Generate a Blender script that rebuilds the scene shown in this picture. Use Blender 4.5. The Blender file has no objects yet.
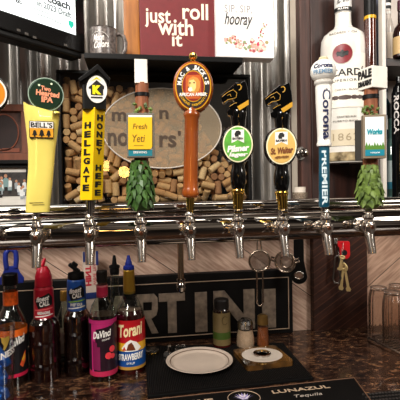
import bpy, bmesh, math, random
from mathutils import Vector, Matrix
random.seed(7)
C = bpy.context.scene.collection
R = math.radians
PI = math.pi

# ---------------------------------------------------------------- camera
F, CZ = 430.0, 1.40
cam_d = bpy.data.cameras.new('camera'); cam = bpy.data.objects.new('camera', cam_d); C.objects.link(cam)
cam_d.sensor_width = 36; cam_d.lens = F / 400 * 36; cam_d.clip_start = .02
YAW, PITCH, ROLL = R(9.0), R(1.33), R(1.0)
CM = Matrix.Rotation(-YAW, 3, 'Z') @ Matrix.Rotation(PI / 2 - PITCH, 3, 'X') @ Matrix.Rotation(-ROLL, 3, 'Z')
cam.matrix_world = Matrix.Translation((0, 0, CZ)) @ CM.to_4x4()
bpy.context.scene.camera = cam
CAM = Vector((0, 0, CZ))

def ray(px, py): return CM @ Vector(((px - 200) / F, -(py - 200) / F, -1))
def P(px, py, Y):
    d = ray(px, py); return CAM + d * (Y / d.y)
def PZ(px, py, z):
    d = ray(px, py); return CAM + d * ((z - CZ) / d.z)
def PT(px, py, t): return CAM + ray(px, py) * t
def depth(p): return -(CM.transposed() @ (Vector(p) - CAM)).z
def facing(p): return math.atan2(-p[0], p[1])

# ---------------------------------------------------------------- materials
def lin(h):
    h = h.lstrip('#'); o = []
    for i in (0, 2, 4):
        c = int(h[i:i + 2], 16) / 255
        o.append(c / 12.92 if c <= .04045 else ((c + .055) / 1.055) ** 2.4)
    return (*o, 1)
MATS = {}
def nodes(name):
    m = bpy.data.materials.new(name); m.use_nodes = True
    nt = m.node_tree; b = nt.nodes['Principled BSDF']
    return m, nt, b
def M(name, col='#888888', rough=.5, metal=0, noise=0, nscale=30, bump=0, coat=0, emit=0, spec=.5, col2=None, stretch=None):
    if name in MATS: return MATS[name]
    m, nt, b = nodes(name); N = nt.nodes.new; L = nt.links.new
    b.inputs['Roughness'].default_value = rough; b.inputs['Metallic'].default_value = metal
    b.inputs['Specular IOR Level'].default_value = spec
    b.inputs['Coat Weight'].default_value = coat; b.inputs['Coat Roughness'].default_value = .08
    c = lin(col); b.inputs['Base Color'].default_value = c
    tc = N('ShaderNodeTexCoord'); mp = N('ShaderNodeMapping'); L(tc.outputs['Object'], mp.inputs[0])
    if stretch: mp.inputs['Scale'].default_value = stretch
    nz = N('ShaderNodeTexNoise'); nz.inputs['Scale'].default_value = nscale; nz.inputs['Detail'].default_value = 4
    L(mp.outputs[0], nz.inputs['Vector'])
    rp = N('ShaderNodeValToRGB'); L(nz.outputs['Fac'], rp.inputs[0])
    rp.color_ramp.elements[0].position = .3; rp.color_ramp.elements[1].position = .7
    k = max(noise, .04)
    rp.color_ramp.elements[0].color = tuple(v * (1 - k) for v in c[:3]) + (1,)
    rp.color_ramp.elements[1].color = lin(col2) if col2 else tuple(min(1, v * (1 + k)) for v in c[:3]) + (1,)
    L(rp.outputs[0], b.inputs['Base Color'])
    if bump:
        bp = N('ShaderNodeBump'); bp.inputs['Strength'].default_value = bump; bp.inputs['Distance'].default_value = .002
        L(nz.outputs['Fac'], bp.inputs['Height']); L(bp.outputs[0], b.inputs['Normal'])
    if emit:
        L(rp.outputs[0], b.inputs['Emission Color']); b.inputs['Emission Strength'].default_value = emit
    MATS[name] = m; return m
def thin_glass(name, tint='#ffffff', refl=.06, rough=.03, haze=0, hazecol='#ffffff', edge=.5):
    """clear thin shell: transparent, plus sharp reflections that grow at the edges"""
    if name in MATS: return MATS[name]
    m, nt, b = nodes(name); N = nt.nodes.new; L = nt.links.new
    out = nt.nodes['Material Output']; nt.nodes.remove(b)
    tr = N('ShaderNodeBsdfTransparent'); tr.inputs[0].default_value = lin(tint)
    gl = N('ShaderNodeBsdfGlossy'); gl.inputs['Roughness'].default_value = rough
    lw = N('ShaderNodeLayerWeight'); lw.inputs[0].default_value = .25
    mr = N('ShaderNodeMapRange'); mr.inputs['To Min'].default_value = refl; mr.inputs['To Max'].default_value = edge
    L(lw.outputs['Facing'], mr.inputs[0])
    mx = N('ShaderNodeMixShader'); L(mr.outputs[0], mx.inputs[0])
    base = tr
    if haze:
        df = N('ShaderNodeBsdfDiffuse'); df.inputs[0].default_value = lin(hazecol)
        m2 = N('ShaderNodeMixShader'); m2.inputs[0].default_value = haze
        L(tr.outputs[0], m2.inputs[1]); L(df.outputs[0], m2.inputs[2]); base = m2
    L(base.outputs[0], mx.inputs[1]); L(gl.outputs[0], mx.inputs[2]); L(mx.outputs[0], out.inputs[0])
    MATS[name] = m; return m
def diag_wood(name, c1, c2, seam, ang, pitch, seamw=.02, grain=22, rough=.55, gstr=1.0, at=None):
    m, nt, b = nodes(name); N = nt.nodes.new; L = nt.links.new
    tc = N('ShaderNodeTexCoord'); mp = N('ShaderNodeMapping'); mp.inputs['Rotation'].default_value = (0, ang, 0)
    if at is not None: mp.inputs['Location'].default_value = (0, 0, at.x * math.sin(ang) - at.z * math.cos(ang))
    L(tc.outputs['Object'], mp.inputs[0])
    sx = N('ShaderNodeSeparateXYZ'); L(mp.outputs[0], sx.inputs[0])
    mm = N('ShaderNodeMath'); mm.operation = 'MULTIPLY'; mm.inputs[1].default_value = 1 / pitch; L(sx.outputs['Z'], mm.inputs[0])
    fr = N('ShaderNodeMath'); fr.operation = 'FRACT'; L(mm.outputs[0], fr.inputs[0])
    lt = N('ShaderNodeMath'); lt.operation = 'LESS_THAN'; lt.inputs[1].default_value = seamw; L(fr.outputs[0], lt.inputs[0])
    m2 = N('ShaderNodeMapping'); m2.inputs['Scale'].default_value = (2.5, 2.5, grain); L(mp.outputs[0], m2.inputs[0])
    nz = N('ShaderNodeTexNoise'); nz.inputs['Scale'].default_value = 6; nz.inputs['Detail'].default_value = 5; L(m2.outputs[0], nz.inputs['Vector'])
    rp = N('ShaderNodeValToRGB'); L(nz.outputs['Fac'], rp.inputs[0])
    rp.color_ramp.elements[0].position = .35; rp.color_ramp.elements[1].position = .65
    rp.color_ramp.elements[0].color = lin(c1); rp.color_ramp.elements[1].color = lin(c2)
    mx = N('ShaderNodeMixRGB'); mx.inputs[2].default_value = lin(seam)
    L(lt.outputs[0], mx.inputs[0]); L(rp.outputs[0], mx.inputs[1]); L(mx.outputs[0], b.inputs['Base Color'])
    b.inputs['Roughness'].default_value = rough
    bp = N('ShaderNodeBump'); bp.inputs['Strength'].default_value = .5 * gstr; bp.inputs['Distance'].default_value = .002
    L(nz.outputs['Fac'], bp.inputs['Height']); L(bp.outputs[0], b.inputs['Normal'])
    MATS[name] = m; return m

# ---------------------------------------------------------------- mesh builder
class MB:
    def __init__(s): s.v, s.f, s.m, s.sm = [], [], [], []
    def add(s, vs, fs, mat=0, smooth=False, T=None):
        n = len(s.v)
        s.v += [tuple(T @ Vector(p)) if T else tuple(p) for p in vs]
        for f in fs: s.f.append([i + n for i in f]); s.m.append(mat); s.sm.append(smooth)
        return s
    def box(s, c, d, mat=0, T=None):
        x, y, z = c; a, b, e = d[0] / 2, d[1] / 2, d[2] / 2
        v = [(x + i * a, y + j * b, z + k * e) for i in (-1, 1) for j in (-1, 1) for k in (-1, 1)]
        return s.add(v, [(0, 1, 3, 2), (4, 6, 7, 5), (0, 4, 5, 1), (2, 3, 7, 6), (0, 2, 6, 4), (1, 5, 7, 3)], mat, False, T)
    def tube(s, pts, r, seg=12, mat=0, closed=False, caps=True):
        pts = [Vector(p) for p in pts]; n = len(pts)
        rs = r if isinstance(r, (list, tuple)) else [r] * n
        vs, fs = [], []; up = None
        for i, p in enumerate(pts):
            a = pts[i - 1] if (i or closed) else p; b = pts[(i + 1) % n] if (i < n - 1 or closed) else p
            d = (b - a)
            d = d.normalized() if d.length > 1e-9 else Vector((0, 0, 1))
            if up is None:
                up = Vector((0, 0, 1)) if abs(d.z) < .9 else Vector((0, 1, 0))
            u = (up - d * up.dot(d))
            u = u.normalized() if u.length > 1e-6 else d.orthogonal().normalized()
            up = u; w = d.cross(u)
            for k in range(seg):
                t = 2 * PI * k / seg; vs.append(p + (u * math.cos(t) + w * math.sin(t)) * rs[i])
        for i in range(n if closed else n - 1):
            for k in range(seg):
                j = (i + 1) % n; k2 = (k + 1) % seg
                fs.append((i * seg + k, i * seg + k2, j * seg + k2, j * seg + k))
        s.add(vs, fs, mat, True)
        if caps and not closed:
            s.add(vs[:seg], [tuple(range(seg))[::-1]], mat); s.add(vs[-seg:], [tuple(range(seg))], mat)
        return s
    def lathe(s, prof, c=(0, 0, 0), seg=32, mat=0, T=None, smooth=True, sx=1, sy=1, caps=True):
        """profile of (r, z) from bottom to top about z; a material can ride along as a third item"""
        vs, n = [], len(prof)
        for q in prof:
            for k in range(seg):
                t = 2 * PI * k / seg; vs.append((c[0] + q[0] * math.cos(t) * sx, c[1] + q[0] * math.sin(t) * sy, c[2] + q[1]))
        for i in range(n - 1):
            fs = []
            for k in range(seg):
                k2 = (k + 1) % seg; fs.append((i * seg + k, i * seg + k2, (i + 1) * seg + k2, (i + 1) * seg + k))
            mt = prof[i][2] if len(prof[i]) > 2 else mat
            s.add(vs[i * seg:(i + 2) * seg], [tuple(x - i * seg for x in f) for f in fs], mt, smooth, T)
        if not caps: return s
        if prof[0][0] > 1e-6: s.add(vs[:seg], [tuple(range(seg))[::-1]], prof[0][2] if len(prof[0]) > 2 else mat, False, T)
        if prof[-1][0] > 1e-6: s.add(vs[-seg:], [tuple(range(seg))], prof[-1][2] if len(prof[-1]) > 2 else mat, False, T)
        return s
    def prism(s, poly, y0, y1, mat=0, T=None):
        """polygon in (x, z) extruded along y"""
        ar = sum(poly[i][0] * poly[(i + 1) % len(poly)][1] - poly[(i + 1) % len(poly)][0] * poly[i][1] for i in range(len(poly)))
        if ar < 0: poly = poly[::-1]
        n = len(poly)
        v = [(x, y0, z) for x, z in poly] + [(x, y1, z) for x, z in poly]
        f = [tuple(range(n)), tuple(range(2 * n - 1, n - 1, -1))]
        f += [((i + 1) % n, i, i + n, (i + 1) % n + n) for i in range(n)]
        return s.add(v, f, mat, False, T)
    def ell(s, c, r, seg=20, rings=12, mat=0):
        prof = [(math.sin(PI * i / rings), -math.cos(PI * i / rings)) for i in range(rings + 1)]
        prof[0] = (1e-7, -1); prof[-1] = (1e-7, 1)
        T = Matrix.Translation(c) @ Matrix.Diagonal((*r, 1))
        return s.lathe(prof, (0, 0, 0), seg, mat, T)
    def disc_y(s, c, rx, rz, y0, y1, mat=0, seg=40, bev=0):
        """elliptic disc facing -y"""
        ring = lambda k, y: [(c[0] + (rx - k) * math.cos(2 * PI * i / seg), y, c[1] + (rz - k) * math.sin(2 * PI * i / seg)) for i in range(seg)]
        rows = [ring(bev, y0), ring(0, y0 + bev), ring(0, y1)] if bev else [ring(0, y0), ring(0, y1)]
        vs = [p for r_ in rows for p in r_]
        fs = [tuple(range(seg)), tuple(range(len(vs) - 1, len(vs) - seg - 1, -1))]
        s.add(vs, fs, mat)
        s.add(vs, [(j * seg + (i + 1) % seg, j * seg + i, (j + 1) * seg + i, (j + 1) * seg + (i + 1) % seg) for j in range(len(rows) - 1) for i in range(seg)], mat, True)
        return s
    def ring_y(s, c, rx, rz, w, y0, y1, mat=0, seg=40):
        """flat elliptic ring of width w facing -y"""
        def el(k, y): return [(c[0] + (rx - k) * math.cos(2 * PI * i / seg), y, c[1] + (rz - k) * math.sin(2 * PI * i / seg)) for i in range(seg)]
        rows = [el(0, y1), el(0, y0), el(w, y0), el(w, y1)]
        vs = [p for r_ in rows for p in r_]
        return s.add(vs, [(j * seg + (i + 1) % seg, j * seg + i, (j + 1) * seg + i, (j + 1) * seg + (i + 1) % seg) for j in range(3) for i in range(seg)], mat, True)
    def loft(s, secs, n=36, e=4.0, mat=0):
        """superellipse sections (z or callable of x, xl, xr, half thickness)"""
        vs = []
        for (z, xl, xr, b) in secs:
            cx, a = (xl + xr) / 2, (xr - xl) / 2
            for k in range(n):
                t = 2 * PI * k / n; ct, st = math.cos(t), math.sin(t)
                x = cx + a * math.copysign(abs(ct) ** (2 / e), ct); y = b * math.copysign(abs(st) ** (2 / e), st)
                vs.append((x, y, z(x) if callable(z) else z))
        m = len(secs)
        up = vs[-1][2] > vs[0][2]
        fs = [(i * n + k, i * n + (k + 1) % n, (i + 1) * n + (k + 1) % n, (i + 1) * n + k) for i in range(m - 1) for k in range(n)]
        if not up: fs = [f[::-1] for f in fs]
        s.add(vs, fs, mat, True)
        c0, c1 = tuple(range(n)), tuple(range((m - 1) * n, m * n))
        s.add(vs, [c0[::-1] if up else c0, c1 if up else c1[::-1]], mat); return s
    def build(s, name, mats, parent=None, loc=None, bevel=0, rot=None):
        me = bpy.data.meshes.new(name); me.from_pydata(s.v, [], s.f)
        mats = mats if isinstance(mats, (list, tuple)) else [mats]
        for m in mats: me.materials.append(m)
        me.polygons.foreach_set('material_index', s.m); me.polygons.foreach_set('use_smooth', s.sm)
        me.update()
        o = bpy.data.objects.new(name, me); C.objects.link(o)
        if parent: o.parent = parent
        if loc is not None: o.location = loc
        if rot: o.rotation_euler = rot
        if bevel:
            b = o.modifiers.new('b', 'BEVEL'); b.width = bevel; b.segments = 2; b.limit_method = 'ANGLE'; b.angle_limit = R(40)
        return o

def tag(o, label=None, cat=None, group=None, kind=None):
    if label: o['label'] = label
    if cat: o['category'] = cat
    if group: o['group'] = group
    if kind: o['kind'] = kind
    return o
def thing(name, label, cat, loc=(0, 0, 0), rz=0, group=None):
    o = bpy.data.objects.new(name, None); C.objects.link(o); o.empty_display_size = .02
    o.location = loc; o.rotation_euler = (0, 0, rz)
    return tag(o, label, cat, group)
def struct(name, mb, mats, **k): return tag(mb.build(name, mats, **k), kind='structure')
def copy_tree(o, parent=None):
    c = o.copy(); C.objects.link(c)
    if parent: c.parent = parent
    for ch in [x for x in o.children]: copy_tree(ch, c)
    return c

# ---------------------------------------------------------------- lettering
TC = {}
def glyphs(body, bold=0.0, shear=0.0, depth=.02, space=1.0):
    key = (body, bold, shear, depth, space)
    if key not in TC:
        cu = bpy.data.curves.new('lettering', 'FONT'); cu.body = body; cu.align_x = 'CENTER'
        cu.extrude = depth; cu.offset = bold; cu.shear = shear; cu.resolution_u = 3; cu.space_character = space
        o = bpy.data.objects.new('lettering', cu); C.objects.link(o)
        dg = bpy.context.evaluated_depsgraph_get(); me = bpy.data.meshes.new_from_object(o.evaluated_get(dg))
        vs = [tuple(v.co) for v in me.vertices]; fs = [tuple(p.vertices) for p in me.polygons]
        bpy.data.objects.remove(o); bpy.data.curves.remove(cu); bpy.data.meshes.remove(me)
        TC[key] = (vs, fs)
    return TC[key]
def sliced(vs, fs, axis, step):
    """cut faces into strips across an axis so that they can follow a curved surface"""
    bm = bmesh.new(); bv = [bm.verts.new(v) for v in vs]
    for f in fs:
        try: bm.faces.new([bv[i] for i in f])
        except ValueError: pass
    lo, hi = min(v[axis] for v in vs), max(v[axis] for v in vs); n = max(1, int((hi - lo) / step))
    no = [0, 0, 0]; no[axis] = 1
    for i in range(1, n):
        co = [0, 0, 0]; co[axis] = lo + (hi - lo) * i / n
        bmesh.ops.bisect_plane(bm, geom=bm.verts[:] + bm.edges[:] + bm.faces[:], dist=1e-7, plane_co=co, plane_no=no)
    bm.verts.index_update(); bm.verts.ensure_lookup_table()
    v2 = [tuple(v.co) for v in bm.verts]; f2 = [tuple(v.index for v in f.verts) for f in bm.faces]; bm.free()
    return v2, f2
def put_text(mb, body, w, h, fn, mat=0, bold=.0, shear=0, space=1.0, th=.0004, rot=0, cut=None):
    """lettering of width w and height h centred on (0,0), each point sent through fn(x, z, out)"""
    vs, fs = glyphs(body, bold, shear, .02, space)
    if not vs: return
    if cut:
        xs = [v[cut[0]] for v in vs]; vs, fs = sliced(vs, fs, cut[0], (max(xs) - min(xs)) / cut[1])
    x0, x1 = min(v[0] for v in vs), max(v[0] for v in vs); y0, y1 = min(v[1] for v in vs), max(v[1] for v in vs)
    kx, ky = w / max(x1 - x0, 1e-6), h / max(y1 - y0, 1e-6)
    if w <= 0: kx = ky
    o = []
    c, s = math.cos(rot), math.sin(rot)
    for v in vs:
        x, z = (v[0] - (x0 + x1) / 2) * kx, (v[1] - (y0 + y1) / 2) * ky
        o.append(fn(x * c - z * s, x * s + z * c, v[2] / .02 * th))
    mb.add(o, fs, mat)
def flat(cx, cz, y): return lambda x, z, d: (cx + x, y - d, cz + z)
def wrap(cx, cz, r, tilt=0):
    def f(x, z, d):
        z2 = z + x * tilt; a = (cx + x) / r
        return ((r + d) * math.sin(a), -(r + d) * math.cos(a), cz + z2)
    return f
def arc_text(mb, body, cx, cz, rx, rz, a0, a1, h, y, mat=0, bold=.03, inward=False, wk=.8):
    n = len(body)
    for i, ch in enumerate(body):
        if ch == ' ': continue
        a = a0 + (a1 - a0) * i / max(n - 1, 1)
        px, pz = cx + rx * math.cos(a), cz + rz * math.sin(a)
        nrm = math.atan2(math.sin(a) / rz, math.cos(a) / rx)
        rot = nrm - PI / 2 if not inward else nrm + PI / 2
        put_text(mb, ch, h * wk * (.45 if ch in "I'" else 1), h * (.45 if ch == "'" else 1), flat(px, pz, y), mat, bold, rot=rot)
# ================================================================ palette
BLACK = M('black_paint', '#080707', .45, spec=.25); BLACKG = M('gloss_black', '#060606', .12, coat=.6)
CHROME = M('chrome', '#b5afa9', .08, 1, noise=.06, nscale=4); CHROMEF = M('faucet_chrome', '#d6cec6', .2, 1, noise=.06, nscale=40); STEEL = M('brushed_steel', '#a9a6a2', .25, 1, noise=.15, nscale=60)
BRASS = M('polished_brass', '#d8b45c', .15, 1); GOLD = M('gold_trim', '#d9a514', .35); COPPER = M('copper_dot', '#8a5f4a', .3, 1)
DARKIN = M('dark_bore', '#050505', .6)
WHITE = M('white_paint', '#ece8e2', .4); CREAM = M('cream_print', '#e6d9c0', .5)
INK = M('black_ink', '#0c0b0b', .5); NAVY = M('navy_ink', '#141f4a', .45)

# ================================================================ the setting
ZC = CZ - .48                         # counter height
WL = 1.385                            # lower wall face
def corrugated():
    mb = MB(); x0, x1, n = -2.2, 2.4, 880; vs = []
    for i in range(n + 1):
        x = x0 + (x1 - x0) * i / n; y = 1.468 + .011 * math.cos(2 * PI * (x + .01) / .062)
        vs += [(x, y, 0), (x, y, 2.6)]
    mb.add(vs, [(2 * i, 2 * i + 2, 2 * i + 3, 2 * i + 1) for i in range(n)], 0, True)
    mb.box(((x0 + x1) / 2, 1.53, 1.3), (x1 - x0, .08, 2.6))
    return mb
struct('wall_back', corrugated(), M('corrugated_metal', '#a3a09c', .38, .85, noise=.25, nscale=9, col2='#c4c0ba', stretch=(3, 3, .6)))
xpl, xpr = P(313, 250, 1.36).x, P(367, 200, 1.36).x            # wooden post
zl = P(150, 208, 1.25).z
PLY1 = diag_wood('plywood_down', '#ab8a78', '#d2b5a1', '#241610', R(-36), .190, .012, at=P(145, 253, 1.385))
PLY2 = diag_wood('plywood_up', '#b38e78', '#dab69e', '#2a1a12', R(38), .190, .012, at=P(370, 285, 1.385))
mb = MB(); mb.box(((-2.2 + xpl) / 2, WL + .02, (zl - .02) / 2), (xpl + 2.2, .04, zl - .02)); struct('wall_back', mb, PLY1)
mb = MB(); mb.box(((2.4 + xpr) / 2, WL + .02, (zl - .02) / 2), (2.4 - xpr, .04, zl - .02)); struct('wall_back', mb, PLY2)
POSTM = diag_wood('post_wood', '#2a130c', '#422317', '#5a3524', R(33), .021, .12, 10, .5, 1.5)
POSTU = M('post_upper', '#2a1611', .5, noise=.35, nscale=9, stretch=(7, 7, .5), col2='#3f241c')
zsp = zl - .016
mb = MB(); mb.box(((xpl + xpr) / 2, 1.41, zsp / 2), (xpr - xpl, .10, zsp)); struct('trim_1', mb, POSTM, bevel=.003)
mb = MB(); mb.box(((xpl + xpr) / 2, 1.41, (2.6 + zsp) / 2), (xpr - xpl, .10, 2.6 - zsp)); struct('trim_1', mb, POSTU, bevel=.003)
xbl = P(301, 150, 1.36).x
mb = MB(); mb.box(((xpl + xbl) / 2, 1.41, (2.6 + zl) / 2), (xpl - xbl - .002, .10, 2.6 - zl - .001)); struct('trim_3', mb, M('side_board', '#3a211a', .5, noise=.35, nscale=9, stretch=(7, 7, .5), col2='#55342a'), bevel=.002)
DKW = M('dark_stained_wood', '#1b110c', .45, noise=.5, nscale=8, stretch=(1, 6, 6), col2='#33211a')
for a, b in ((-2.2, xpl - .001), (xpr + .001, 2.4)):
    mb = MB(); mb.box(((a + b) / 2, 1.34, zl - .016), (b - a, .20, .032)); struct('trim_2', mb, DKW, bevel=.003)
mb = MB(); mb.box((0, 0, -.03), (7, 7, .06)); struct('floor', mb, M('floor_boards', '#3a2a20', .5, noise=.3, nscale=5))

# pale strip beside the post and the white backing of the shelving beyond the post
mb = MB(); mb.box((P(298, 150, 1.40).x, 1.42, 1.85), (.010, .05, 1.05)); struct('trim_5', mb, M('pale_edge', '#cfc3b4', .5))

# granite counter
def granite():
    m, nt, b = nodes('granite'); N = nt.nodes.new; L = nt.links.new
    tc = N('ShaderNodeTexCoord')
    mp = N('ShaderNodeMapping'); mp.inputs['Scale'].default_value = (1, 1.6, 1); mp.inputs['Rotation'].default_value = (0, 0, R(20)); L(tc.outputs['Object'], mp.inputs[0])
    n1 = N('ShaderNodeTexNoise'); n1.inputs['Scale'].default_value = 40; n1.inputs['Detail'].default_value = 8; n1.inputs['Roughness'].default_value = .7; n1.inputs['Distortion'].default_value = .6
    L(mp.outputs[0], n1.inputs['Vector'])
    rp = N('ShaderNodeValToRGB'); L(n1.outputs['Fac'], rp.inputs[0]); e = rp.color_ramp.elements
    e[0].position = .36; e[0].color = lin('#0d0806'); e[1].position = .76; e[1].color = lin('#94714f')
    x = e.new(.47); x.color = lin('#2a1810'); x = e.new(.55); x.color = lin('#4c3325'); x = e.new(.62); x.color = lin('#6e5036')
    L(rp.outputs[0], b.inputs['Base Color']); b.inputs['Roughness'].default_value = .18
    return m
ctr = thing('bar_counter', 'brown and black speckled granite bar counter along the wall', 'counter', (0, 0, 0))
mb = MB(); mb.box((0.1, .92, ZC - .02), (4.4, .918, .04)); mb.build('counter_slab', granite(), ctr, bevel=.006)
mb = MB(); mb.box((0.1, .90, (ZC - .04) / 2), (4.3, .70, ZC - .04)); mb.build('counter_cabinet', DKW, ctr)

# MARTINI sign
sy = 1.352
def martini():
    pl, pr = P(-25, 308, sy), P(293, 308, sy); zt, zb = P(210, 273, sy).z, ZC + .001
    s = thing('bar_sign', 'long black wooden sign with big tan MARTINI letters and thin cream border', 'sign', ((pl.x + pr.x) / 2, sy, zb))
    W, H = pr.x - pl.x, zt - zb
    mb = MB(); mb.box((0, .014, H / 2), (W, .026, H)); mb.build('board', M('sign_black', '#090707', .5, noise=.3, nscale=40, spec=.25), s, bevel=.002)
    mb = MB(); t = .0022; zt2, zb2 = H - .026, .016
    for z in (zt2, zb2): mb.box((0, 0, z), (W - .03, .003, t))
    for x in (-1, 1): mb.box((x * (W / 2 - .015), 0, (zt2 + zb2) / 2), (t, .003, zt2 - zb2 + t))
    mb.build('border_line', M('sign_cream', '#b69c85', .6), s)
    tan = M('sign_tan', '#77685c', .65, noise=.25, nscale=60, col2='#92816f')
    zc = lambda py, px: P(px, py, sy).z - zb
    def X(px): return P(px, 312, sy).x - s.location.x
    def letter(px0, px1, polys, top, bot):
        m = MB(); x0, x1 = X(px0), X(px1); z0, z1 = zc(bot, (px0 + px1) / 2), zc(top, (px0 + px1) / 2)
        for p in polys: m.prism([(x0 + (x1 - x0) * u, z0 + (z1 - z0) * v) for u, v in p], -.004, .003)
        m.build('lettering', tan, s)
    I_ = [[(0, 0), (1, 0), (1, 1), (0, 1)]]
    T_ = [[(.33, 0), (.67, 0), (.67, .999), (.33, .999)], [(0, .8), (.329, .8), (.329, 1), (0, 1)], [(.671, .8), (1, .8), (1, 1), (.671, 1)]]
    N_ = [[(0, 0), (.27, 0), (.27, 1), (0, 1)], [(.73, 0), (1, 0), (1, 1), (.73, 1)], [(.271, 1), (.271, .62), (.729, 0), (.729, .38)]]
    A_ = [[(0, 0), (.27, 0), (.62, 1), (.38, 1)], [(.62, 1), (.5, .62), (.73, 0), (1, 0)], [(.34, .2), (.66, .2), (.6, .38), (.4, .38)]]
    M_ = [[(0, 0), (.22, 0), (.22, 1), (0, 1)], [(.78, 0), (1, 0), (1, 1), (.78, 1)], [(.221, 1), (.221, .6), (.5, .1), (.5, .55)], [(.779, 1), (.779, .6), (.501, .1), (.501, .55)]]
    R_ = [[(0, 0), (.3, 0), (.3, 1), (0, 1)], [(.301, .8), (.75, .8), (.92, .86), (.98, .72), (1, .9), (.8, 1), (.301, 1)], [(.301, .38), (.7, .38), (.92, .46), (1, .62), (.99, .89), (.72, .79), (.7, .58), (.301, .58)], [(.4, .379), (.66, .379), (1, 0), (.68, 0)]]
    R_[1] = [(.301, .8), (.66, .8), (.72, .801), (.99, .891), (.82, 1), (.301, 1)]
    letter(62, 98, M_, 297, 336); letter(104, 134, A_, 296, 335); letter(137, 158, R_, 294, 333.5)
    letter(159, 185, T_, 293, 332.5); letter(195, 207, I_, 292, 331.5); letter(213.5, 254.5, N_, 290, 329.5); letter(262, 275.5, I_, 289, 327.5)
martini()

# ================================================================ upper wall: shelf, signs, mug, shadow box
shy0, shy1 = 1.235, 1.452
zsh = P(150, 54.5, shy0).z
sx0, sx1 = P(84, 54, shy0).x, P(243, 58, shy0).x
sh = thing('wall_shelf', 'black wall shelf holding the speckled mug and the two box signs', 'shelf', ((sx0 + sx1) / 2, (shy0 + shy1) / 2, zsh))
mb = MB(); mb.box((0, 0, -.008), (sx1 - sx0, shy1 - shy0, .016)); mb.build('shelf_board', BLACK, sh, bevel=.002)
for k in (-1, 1):
    mb = MB(); mb.box((k * (sx1 - sx0) * .36, .104, .05), (.02, .008, .10)); mb.build('bracket', BLACK, sh)

def box_sign(name, label, pxl, pxr, pyt, pyb, Y, th, mat, side):
    c0, c1 = P(pxl, pyb, Y), P(pxr, pyb, Y); zt = P((pxl + pxr) / 2, pyt, Y).z
    s = thing(name, label, 'sign', ((c0.x + c1.x) / 2, Y, zsh + .0005))
    W, H = c1.x - c0.x, zt - zsh
    mb = MB(); mb.box((0, th / 2, H / 2), (W, th, H)); mb.build('sign_box', [mat], s, bevel=.002)
    return s, W, H, (lambda px, py: (P(px, py, Y).x - s.location.x, P(px, py, Y).z - zsh))
RED = M('sign_red', '#6c1c20', .6, noise=.1, nscale=50)
s, W, H, q = box_sign('box_sign', 'dark red square box sign with cream words just roll with it', 140.5, 215.5, -14, 55, 1.262, .04, RED, None)
mb = MB()
def tx(body, x0, x1, y0, y1, bold=.02, **k):
    a, b = q(x0, y1), q(x1, y0); cx, cz = (a[0] + b[0]) / 2, (a[1] + b[1]) / 2
    put_text(mb, body, b[0] - a[0], b[1] - a[1], flat(cx, cz, -.0003), 0, bold, **k)
tx('just', 145, 170.5, 9.5, 27.5, .018); tx('roll', 182.5, 208, 4.5, 19.5, .018); tx('with', 158, 193, 19.5, 35, .018); tx('it', 172, 182, 33.5, 46.5, .018)
mb.build('lettering', M('sign_words', '#eadbc4', .6), s)
s, W, H, q = box_sign('box_sign', 'white box sign with script hooray above painted pink flowers', 216.8, 274.5, -12, 57.5, 1.237, .045, M('sign_white', '#e9e5e2', .6), None)
mb = MB()
tx('SIP, SIP,', 224.5, 252, 6, 13, 0, space=1.1)
mb.build('lettering', M('grey_words', '#8d8b8b', .6), s)
mb = MB(); tx('hooray', 224.5, 252.5, 13.5, 28.5, .012, shear=.35); mb.build('lettering', M('dark_words', '#3b3a3c', .6), s)
mb = MB()
for (x0, x1, y) in ((217.5, 224, 19), (254, 260, 21)):
    a, b = q(x0, y), q(x1, y); mb.box(((a[0] + b[0]) / 2, -.0002, a[1]), (b[0] - a[0], .0004, .0012))
for (y0, y1) in ((0, 50),): a, b = q(270, y1), q(270, y0); mb.box((a[0], -.0002, (a[1] + b[1]) / 2), (.001, .0004, b[1] - a[1]))
mb.build('thin_line', M('grey_line', '#b8b6b6', .6), s)
mb = MB(); rnd = random.Random(3)
def petal(px, py, r, mt, y=-.0004):
    a = q(px, py); k = S1; mb.disc_y((a[0], a[1]), r * k, r * k * rnd.uniform(.7, 1), y - .0006 * rnd.random(), 0, mt, 10)
S1 = depth(P(245, 40, 1.237)) / F
for i in range(85):
    t = rnd.random(); px = 225 + 42 * t; py = 46 - 5 * math.sin(t * 6.3) * .5 + rnd.uniform(-4, 3.5) - (4 if t < .25 else 0)
    petal(px, py, rnd.uniform(.8, 1.9), rnd.choice([0, 0, 0, 1, 2, 3, 4]))
for c, r in (((260.5, 44.5), 5), ((240, 46), 3.8), ((252, 41), 3.2)):
    for i in range(16):
        a = 2 * PI * i / 8; petal(c[0] + r * .6 * math.cos(a) * rnd.random(), c[1] + r * .6 * math.sin(a) * rnd.random(), r * .45, [5, 1, 0][i % 3] if r > 3.5 else i % 3, -.001)
for i in range(14):
    t = i / 13; petal(260 + 5 * t + rnd.uniform(-2, 2), 38 - 14 * t, .9, rnd.choice([3, 4, 2]))
mb.build('flower_print', [M('petal_pink', '#e2a49a', .7), M('petal_blush', '#eccdbf', .7), M('petal_wine', '#a9545a', .7), M('leaf_sage', '#8d9a72', .7), M('leaf_olive', '#a79a6a', .7), M('rose_red', '#c2405a', .7)], s)

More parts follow.
